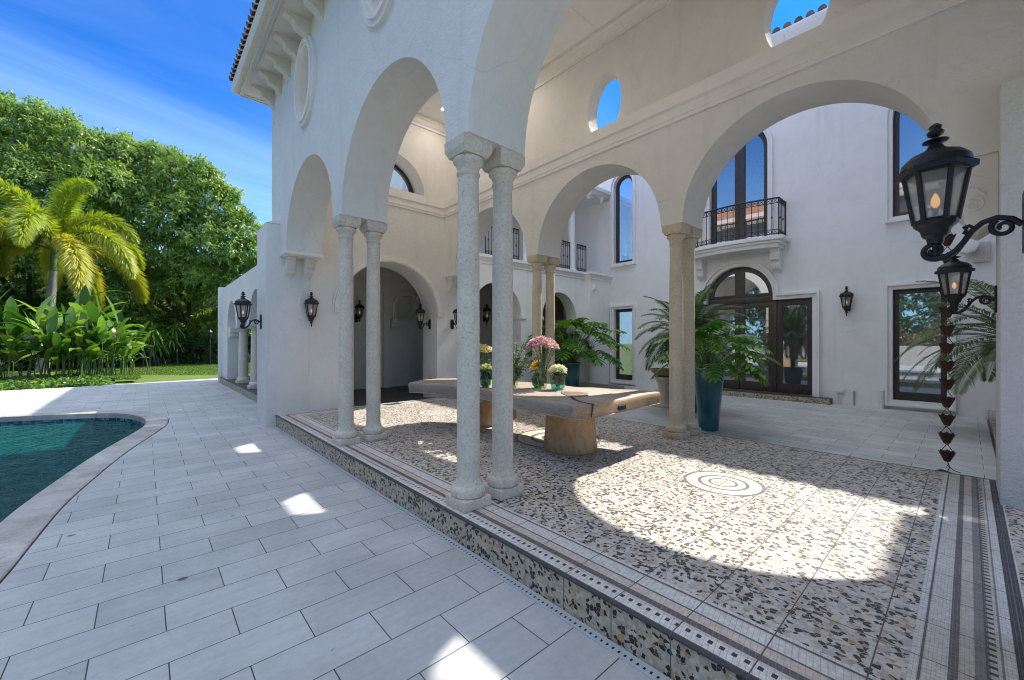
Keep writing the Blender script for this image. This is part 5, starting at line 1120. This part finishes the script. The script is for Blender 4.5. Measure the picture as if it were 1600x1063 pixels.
mango('broad mango tree with a rounded crown reaching the white corner pier', b2, lobes_from([(195, 260, 34, 46), (250, 272, 34, 46), (300, 290, 33, 46), (335, 325, 33, 44), (365, 365, 33, 40), (385, 400, 33, 30), (230, 330, 32, 48), (290, 350, 32, 50), (340, 395, 32, 46), (250, 400, 32, 46), (310, 430, 32, 44), (370, 440, 33, 36), (215, 440, 33, 36), (270, 455, 33, 34), (350, 470, 33, 34), (390, 450, 34, 34), (180, 380, 34, 40), (420, 430, 35, 40), (160, 320, 35, 46), (225, 500, 34, 34), (262, 515, 35, 32), (300, 505, 35, 34), (340, 515, 35, 32), (380, 505, 35, 34)], b2), 14000, 32, 3.6)
b3 = px(400, 575, 42); b3 = (b3[0], b3[1], 0)
mango('further mango tree filling the gap beside the low garden wall', b3, lobes_from([(330, 440, 44, 40), (380, 430, 44, 40), (430, 420, 44, 44), (300, 490, 44, 36), (360, 490, 44, 40), (420, 490, 44, 40), (250, 500, 45, 34), (200, 490, 45, 38), (460, 440, 44, 50)], b3), 5000, 33, 2.6, 0.42)
b4 = px(100, 590, 40); b4 = (b4[0], b4[1], 0)
mango('dark mango tree deep in the left background behind the banana leaves', b4, lobes_from([(40, 460, 40, 44), (110, 470, 40, 44), (170, 480, 40, 40), (-20, 470, 38, 50), (220, 470, 42, 40), (80, 510, 39, 40), (150, 520, 39, 36), (10, 520, 38, 40)], b4), 5000, 34, 2.6, 0.42)
# foxtail palms
def foxtail(label, loc, h, L, sd, nf=13, lean=(0, 0)):
    root = empty('foxtail_palm', loc); tag(root, label, 'palm tree', 'foxtail palms'); rng = np.random.default_rng(sd); m = MB()
    tp = Vector((lean[0], lean[1], h)); prof = [(0.26, 0), (0.24, .3), (0.22, .6), (.20, .85), (.15, 1.0)]
    m.tube([Vector((0, 0, -.15)).lerp(tp, t) for _, t in prof], [r for r, _ in prof], 14); m.build('trunk', M_PTRUNK, root, smooth=50)
    m = MB(); m.tube([tp, tp+Vector((0, 0, .9)), tp+Vector((0, 0, 1.5))], [.17, .15, .07], 12); m.build('crownshaft', M_STEM, root, smooth=50)
    st = MB(); lf = []
    for i in range(nf):
        k = (i+0.5)/nf; a = i*2.39996+rng.uniform(-.25, .25)+0.4
        pinnate(st, lf, tp+Vector((0, 0, 1.2)), a, R(80-72*k+rng.uniform(-5, 5)), L*rng.uniform(.88, 1.05), rng, droop=2.6+0.5*k, nl=120, ll=0.90, lw=0.055, plume=True, r0=0.15+0.75*k, rad=0.035)
    st.build('rachis', M_STEM, root, smooth=60); leaflets('fronds', lf, M_FOX, root, 0.2); return root
pb = px(66, 590, 23.5); foxtail('bright foxtail palm with yellow green plumes at the left above the pool', (pb[0], pb[1], 0), 5.7, 5.9, 41, 16, (0.5, 0.5))
pb = px(-95, 590, 21); foxtail('second foxtail palm mostly outside the left edge of the photo', (pb[0], pb[1], 0), 6.0, 3.6, 42, 12)
# heliconia clumps along the edge of the deck
def heliconia(label, loc, n, hgt, sd, group='heliconia clumps'):
    root = empty('heliconia', loc); tag(root, label, 'plant', group); rng = np.random.default_rng(sd); st = MB(); lf = MB()
    for i in range(n):
        a = rng.uniform(0, 2*PI); b = Vector((rng.normal(0, .28), rng.normal(0, .38), 0)); l = hgt*rng.uniform(.55, 1.0); ln = rng.uniform(.05, .28)
        p1 = b+Vector((math.cos(a)*ln*l*0.4, math.sin(a)*ln*l*0.4, l*0.5)); p2 = b+Vector((math.cos(a)*ln*l, math.sin(a)*ln*l, l)); st.tube([b, p1, p2], [.024, .019, .011], 7)
        for j in range(4):
            t = 0.45+0.55*j/3; q = b.lerp(p2, t) if j < 3 else p2; aa = a+j*PI+rng.uniform(-.7, .7); el = R(rng.uniform(34, 74)+6*j)
            d = Vector((math.cos(aa)*math.cos(el), math.sin(aa)*math.cos(el), math.sin(el))); L = rng.uniform(.75, 1.15)*hgt*0.60
            pe = q+d*L*0.22; st.tube([q, pe], [.011, .008], 5)
            lf.blade(pe, d, Vector((-math.cos(aa)*.3, -math.sin(aa)*.3, 1)), L, L*rng.uniform(.22, .31), rng.uniform(.4, 1.1), 8, lambda u: math.sin(PI*min(1, u*0.90+0.09))**0.62, 0.10, 0, rng.uniform(0, 1))
    st.build('stems', M_STEM, root, smooth=60); lf.build('leaves', M_HELI, root, smooth=60); return root
labs = ['heliconia clump at the extreme left end of the planting bed', 'heliconia clump left of the foxtail palm trunk', 'tall heliconia clump in front of the foxtail palm trunk', 'heliconia clump just right of the foxtail palm trunk', 'heliconia clump with wide paddle leaves midway along the bed', 'heliconia clump near the lawn end of the bed', 'low heliconia clump closest to the lawn', 'heliconia clump behind the front row of the bed']
for i, (x, y, d, n, hh) in enumerate(((-12, 612, 17.2, 12, 2.3), (28, 610, 18.6, 12, 1.9), (66, 606, 17.2, 15, 2.15), (112, 604, 17.3, 12, 1.7), (152, 598, 18.3, 12, 2.2), (182, 592, 19.8, 11, 1.9), (205, 588, 21.5, 9, 1.5), (130, 592, 20.5, 13, 3.0))):
    p = px(x, y, d); heliconia(labs[i], (p[0], p[1], 0.02), n, hh, 50+i)
def shrub(name, label, loc, rad, n, mat, sd, cat='shrub', leaf=0.13, squash=0.8, group=None):
    root = empty(name, loc); tag(root, label, cat, group); m = MB(); random.seed(sd)
    for i in range(6): a = i*1.05; m.tube([(0, 0, -0.1), (math.cos(a)*rad*.3, math.sin(a)*rad*.3, rad*.5), (math.cos(a)*rad*.6, math.sin(a)*rad*.6, rad*.9)], [.04, .03, .012], 6)
    m.build('stems', M_BARK, root); lob = [(random.uniform(-.5, .5)*rad, random.uniform(-.5, .5)*rad, rad*squash*random.uniform(.45, .85), rad*random.uniform(.5, .65)) for _ in range(7)]
    tree_crown(lob, n, leaf, leaf*0.42, mat, root, sd, 6, 'foliage', 0.1); return root
SG = 'shrubs behind the lawn'
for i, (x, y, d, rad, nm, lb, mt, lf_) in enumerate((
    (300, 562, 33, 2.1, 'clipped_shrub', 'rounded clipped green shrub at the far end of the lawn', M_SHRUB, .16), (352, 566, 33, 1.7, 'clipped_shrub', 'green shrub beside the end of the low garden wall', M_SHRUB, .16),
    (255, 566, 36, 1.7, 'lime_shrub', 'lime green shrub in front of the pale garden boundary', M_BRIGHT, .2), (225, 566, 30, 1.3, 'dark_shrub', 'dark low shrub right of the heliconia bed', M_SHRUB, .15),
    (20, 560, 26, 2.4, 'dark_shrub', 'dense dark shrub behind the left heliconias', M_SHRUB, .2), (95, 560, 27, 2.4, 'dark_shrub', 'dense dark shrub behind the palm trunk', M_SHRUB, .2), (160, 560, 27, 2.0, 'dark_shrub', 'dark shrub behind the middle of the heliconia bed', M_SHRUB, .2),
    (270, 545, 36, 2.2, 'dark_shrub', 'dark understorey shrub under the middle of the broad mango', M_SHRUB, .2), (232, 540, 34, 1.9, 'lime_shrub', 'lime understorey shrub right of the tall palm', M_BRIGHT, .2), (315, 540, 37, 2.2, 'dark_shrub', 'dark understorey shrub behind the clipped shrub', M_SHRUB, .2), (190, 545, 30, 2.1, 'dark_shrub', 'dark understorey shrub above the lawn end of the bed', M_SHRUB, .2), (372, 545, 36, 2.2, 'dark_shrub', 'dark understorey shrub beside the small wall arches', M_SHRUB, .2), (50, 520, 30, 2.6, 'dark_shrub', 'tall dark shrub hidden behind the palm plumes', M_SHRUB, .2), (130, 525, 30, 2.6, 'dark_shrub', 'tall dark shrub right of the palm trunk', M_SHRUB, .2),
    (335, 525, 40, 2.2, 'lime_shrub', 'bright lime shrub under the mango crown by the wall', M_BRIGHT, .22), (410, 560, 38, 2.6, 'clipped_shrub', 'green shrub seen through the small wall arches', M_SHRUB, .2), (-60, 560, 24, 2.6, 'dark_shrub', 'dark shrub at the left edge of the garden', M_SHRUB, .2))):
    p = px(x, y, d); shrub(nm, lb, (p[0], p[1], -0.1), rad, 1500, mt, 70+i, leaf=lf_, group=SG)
def cordyline(label, loc, n, L, sd):
    root = empty('cordyline', loc); tag(root, label, 'plant', 'cordylines under the trees'); rng = np.random.default_rng(sd); lf = MB(); st = MB()
    for s_ in range(4):
        b = Vector((rng.normal(0, .5), rng.normal(0, .5), 0)); t = b+Vector((rng.normal(0, .3), rng.normal(0, .3), rng.uniform(1.4, 2.9))); st.tube([b, t], [.07, .05], 7)
        for i in range(n):
            a = i*2.4; el = R(80-95*i/n); lf.blade(t, (math.cos(a)*math.cos(el), math.sin(a)*math.cos(el), math.sin(el)), (0, 0, 1), L*rng.uniform(.8, 1.1), 0.11, 1.3, 5, None, .1, 0, rng.uniform(0, 1))
    st.build('stems', M_BARK, root); lf.build('leaves', M_BRIGHT, root); return root
for i, (x, d, lb) in enumerate(((240, 29, 'strappy lime cordyline left of the clipped shrub'), (268, 31, 'strappy lime cordyline above the clipped shrub'), (318, 35, 'strappy lime cordyline near the low garden wall'))):
    p = px(x, 560, d); cordyline(lb, (p[0], p[1], -0.1), 26, 1.25, 90+i)
p = px(208, 560, 22.5); root = empty('ginger_flower', (p[0], p[1], 0.0)); tag(root, 'single red ginger flower on the edge of the lawn', 'flower'); mb = MB(); mb.tube([(0, 0, 0), (0.02, 0, 0.85)], 0.015, 6); mb.build('stem', M_STEM, root); flower_heads('bloom', [(0.02, 0, 0.95)], [0.20], M_RPET, root, 70, 5, 1.4)
p0 = px(60, 560, 58); o = None
lob = [tuple(np.array(px(x, y, dd)))+(r*dd/640,) for x, y, dd, r in [(x_, y_, 56+3*math.sin(x_), 46) for x_ in range(-160, 520, 42) for y_ in (440, 500, 545, 580)]]
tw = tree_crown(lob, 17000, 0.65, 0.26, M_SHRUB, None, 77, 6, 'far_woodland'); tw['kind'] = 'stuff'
BW = MB(); BW.box(-16, 9, -13.3, -13.0, -0.13, 1.35); tag(BW.build('boundary_wall', stucco('garden_wall_render', (0.36, 0.34, 0.30), 0.4, 8)), 'low grey garden wall across the lawn behind the viewer, mirrored in the glass', 'wall')
lob = [(-52+1.6*i, -17.5+1.5*math.sin(i*1.7), 1.2+2.2*k+0.5*math.sin(i*2.3+k), 1.9) for i in range(43) for k in range(4)]
tw = tree_crown(lob, 26000, 0.36, 0.16, M_SHRUB, None, 78, 6, 'garden_woodland'); tw['kind'] = 'stuff'
lob = [(-9+1.1*i, -14.2+0.4*math.sin(i*2.1), 0.9+0.35*math.sin(i*1.3), 0.85) for i in range(14)]+[(-9+1.1*i, -14.3, 1.9+0.4*math.sin(i*1.9), 0.8) for i in range(14)]
tw = tree_crown(lob, 2600, 0.22, 0.09, M_BOUG, None, 79, 6, 'croton_hedge'); tw['kind'] = 'stuff'
# boundary wall far behind
mb = MB(); a, b = px(150, 565, 47), px(430, 565, 52); v = Vector((b[0]-a[0], b[1]-a[1], 0)); nrm = Vector((-v.y, v.x, 0)).normalized()*0.25
pa, pb_ = Vector((a[0], a[1], 0)), Vector((b[0], b[1], 0))
mb.prism([[(pa.x, pa.y), (pb_.x, pb_.y), (pb_.x+nrm.x, pb_.y+nrm.y), (pa.x+nrm.x, pa.y+nrm.y)]], 'XY', -0.13, 1.9); tag(mb.build('boundary_wall', M_ST2), 'pale garden boundary wall glimpsed under the trees', 'wall')
p = px(328, 520, 30); root = empty('garden_lantern', (p[0], p[1], -0.1)); tag(root, 'small dark lantern on a post at the far end of the low garden wall', 'lamp post'); mb = MB(); mb.tube([(0, 0, 0), (0, 0, 2.1)], 0.04, 8); mb.lathe([(0.05, 2.1), (0.11, 2.12), (0.15, 2.42), (0.2, 2.44), (0.06, 2.58), (0.02, 2.7)], (0, 0, 0), 6); mb.build('post', M_IRON, root)
# lawn blades and ground cover
rng = np.random.default_rng(5)
def scatter_grass(name, poly_px, n, hmin, hmax, mat, sd, z=-0.13, spread=0.8):
    rng = np.random.default_rng(sd); pts = []
    while len(pts) < n:
        x, y, d = rng.uniform(*poly_px[0]), 0, rng.uniform(*poly_px[1])**1.0; p = px(x, 560, d)
        if p[0] < -21.6 and poly_px[2](p[0], p[1]): pts.append((p[0], p[1], z))
    B = np.array(pts); d = rng.normal(0, spread*0.5, (n, 3)); d[:, 2] = 1.0
    o = kites(name, B, d, rng.normal(0, 1, (n, 3)), rng.uniform(hmin, hmax, n), np.full(n, 0.02)*rng.uniform(.8, 1.6, n), rng.uniform(0, 1, n), mat, None, 0.1); o['kind'] = 'stuff'; return o
gcv = px(60, 600, 18)
_r = np.random.default_rng(104); n_ = 9000; BX = _r.uniform(-27.5, -21.45, n_); BY = -1.15-_r.uniform(0, 1, n_)**1.3*8.0-np.maximum(0, -BX-25.5)*0.6
d_ = _r.normal(0, 0.7, (n_, 3)); d_[:, 2] = np.abs(d_[:, 2])+0.5
ug = kites('bed_foliage', np.stack([BX, BY, np.full(n_, -0.06)], 1), d_, _r.normal(0, 1, (n_, 3)), _r.uniform(.18, .55, n_), _r.uniform(.05, .13, n_), _r.uniform(0, 1, n_), M_HELI, None, 0.45); ug['kind'] = 'stuff'
notbed = lambda x, y: y > -0.9-0.26*max(0, -x-23.5) if x < -23.0 else y > 0.0
scatter_grass('lawn_grass', ((80, 420), (21.3, 46), notbed), 60000, 0.05, 0.13, M_GRASS, 101)
scatter_grass('ground_cover', ((95, 215), (17.5, 22), lambda x, y: (-1.9 < y < -0.2) and x > -25), 5000, 0.08, 0.22, M_BRIGHT, 102, 0.0, 1.6)

# ------------------------------------------------------------------ light, sky, camera
sd_ = Vector((-0.02, -1.0, -1.187)).normalized()
sun = bpy.data.lights.new('sun', 'SUN'); sun.energy = 3.5; sun.angle = R(0.53); sun.color = (1.0, 0.94, 0.84)
so = bpy.data.objects.new('sun', sun); COL.objects.link(so); so.rotation_euler = sd_.to_track_quat('-Z', 'Y').to_euler(); so.location = (0, 30, 40)
w = bpy.data.worlds.new('World'); S.world = w; w.use_nodes = True
g = G('sky', w)
sky = g.n('ShaderNodeTexSky', sky_type='NISHITA'); sky.sun_disc = False; sky.sun_elevation = math.asin(-sd_.z); sky.sun_rotation = R(0.0)
sky.air_density = 1.0; sky.dust_density = 0.25; sky.ozone_density = 2.2; sky.altitude = 0
tc = g.n('ShaderNodeTexCoord').outputs['Generated']
sp_ = g.n('ShaderNodeSeparateXYZ', i={0: tc})
zz = g.math('MAXIMUM', sp_.outputs[2], 0.03)
cv = g.n('ShaderNodeCombineXYZ', i={0: g.math('DIVIDE', sp_.outputs[0], zz), 1: g.math('DIVIDE', sp_.outputs[1], zz)})
rot = g.n('ShaderNodeVectorRotate', rotation_type='Z_AXIS', i={'Vector': cv.outputs[0], 'Angle': R(-14)})
c1 = g.noise(1.0, 9, g.vscale(rot.outputs[0], (1.0, 0.22, 1)), 0.62, 0.9)
cl = g.math('MULTIPLY', g.ramp(c1, [(0.42, 0.0), (0.70, 1.0)]), g.ramp(sp_.outputs[2], [(0.05, 1.0), (0.42, 0.55), (0.60, 0.15)]))
tint = g.mix(1.0, sky.outputs[0], (0.05, 0.33, 0.74), 'MULTIPLY')
haze = g.ramp(sp_.outputs[2], [(0.0, 1.0), (0.20, 0.55), (0.46, 0.0)])
tint = g.mix(g.math('MULTIPLY', haze, 0.85), tint, (2.4, 3.9, 5.2))
col = g.mix(g.math('MULTIPLY', cl, 0.33), tint, (3.0, 4.1, 5.4))
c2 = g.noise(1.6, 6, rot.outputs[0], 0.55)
zen_fill = g.math('MULTIPLY', g.ramp(sp_.outputs[2], [(0.57, 0.0), (0.74, 1.0)]), g.ramp(c2, [(0.30, 0.55), (0.6, 1.0)]))  # bright overhead cloud layer, out of view, added as near-white fill light
col = g.mix(zen_fill, col, (4.8, 5.45, 6.2))
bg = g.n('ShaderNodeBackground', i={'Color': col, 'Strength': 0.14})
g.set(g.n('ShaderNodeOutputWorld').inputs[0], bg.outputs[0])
cam = bpy.data.cameras.new('camera'); co = bpy.data.objects.new('camera', cam); COL.objects.link(co)
cam.sensor_width = 36; cam.lens = 36*640/1600; cam.clip_start = 0.05; cam.clip_end = 2000; cam.shift_y = 3.5/1600
co.location = (0, 0, 1.6); co.rotation_euler = (R(90), 0, math.atan2(0.7444, 0.6677)); S.camera = co
S.view_settings.view_transform = 'Standard'; S.view_settings.look = 'None'; S.view_settings.exposure = 1.25; S.view_settings.gamma = 1
S.view_settings.use_curve_mapping = False
S.render.engine = 'CYCLES'
cy = S.cycles; cy.use_denoising = True; cy.filter_width = 1.05; cy.max_bounces = 10; cy.diffuse_bounces = 6; cy.transparent_max_bounces = 16; cy.glossy_bounces = 4; cy.sample_clamp_indirect = 8; cy.caustics_reflective = False; cy.caustics_refractive = False
try: cy.denoiser = 'OPENIMAGEDENOISE'
except Exception: pass
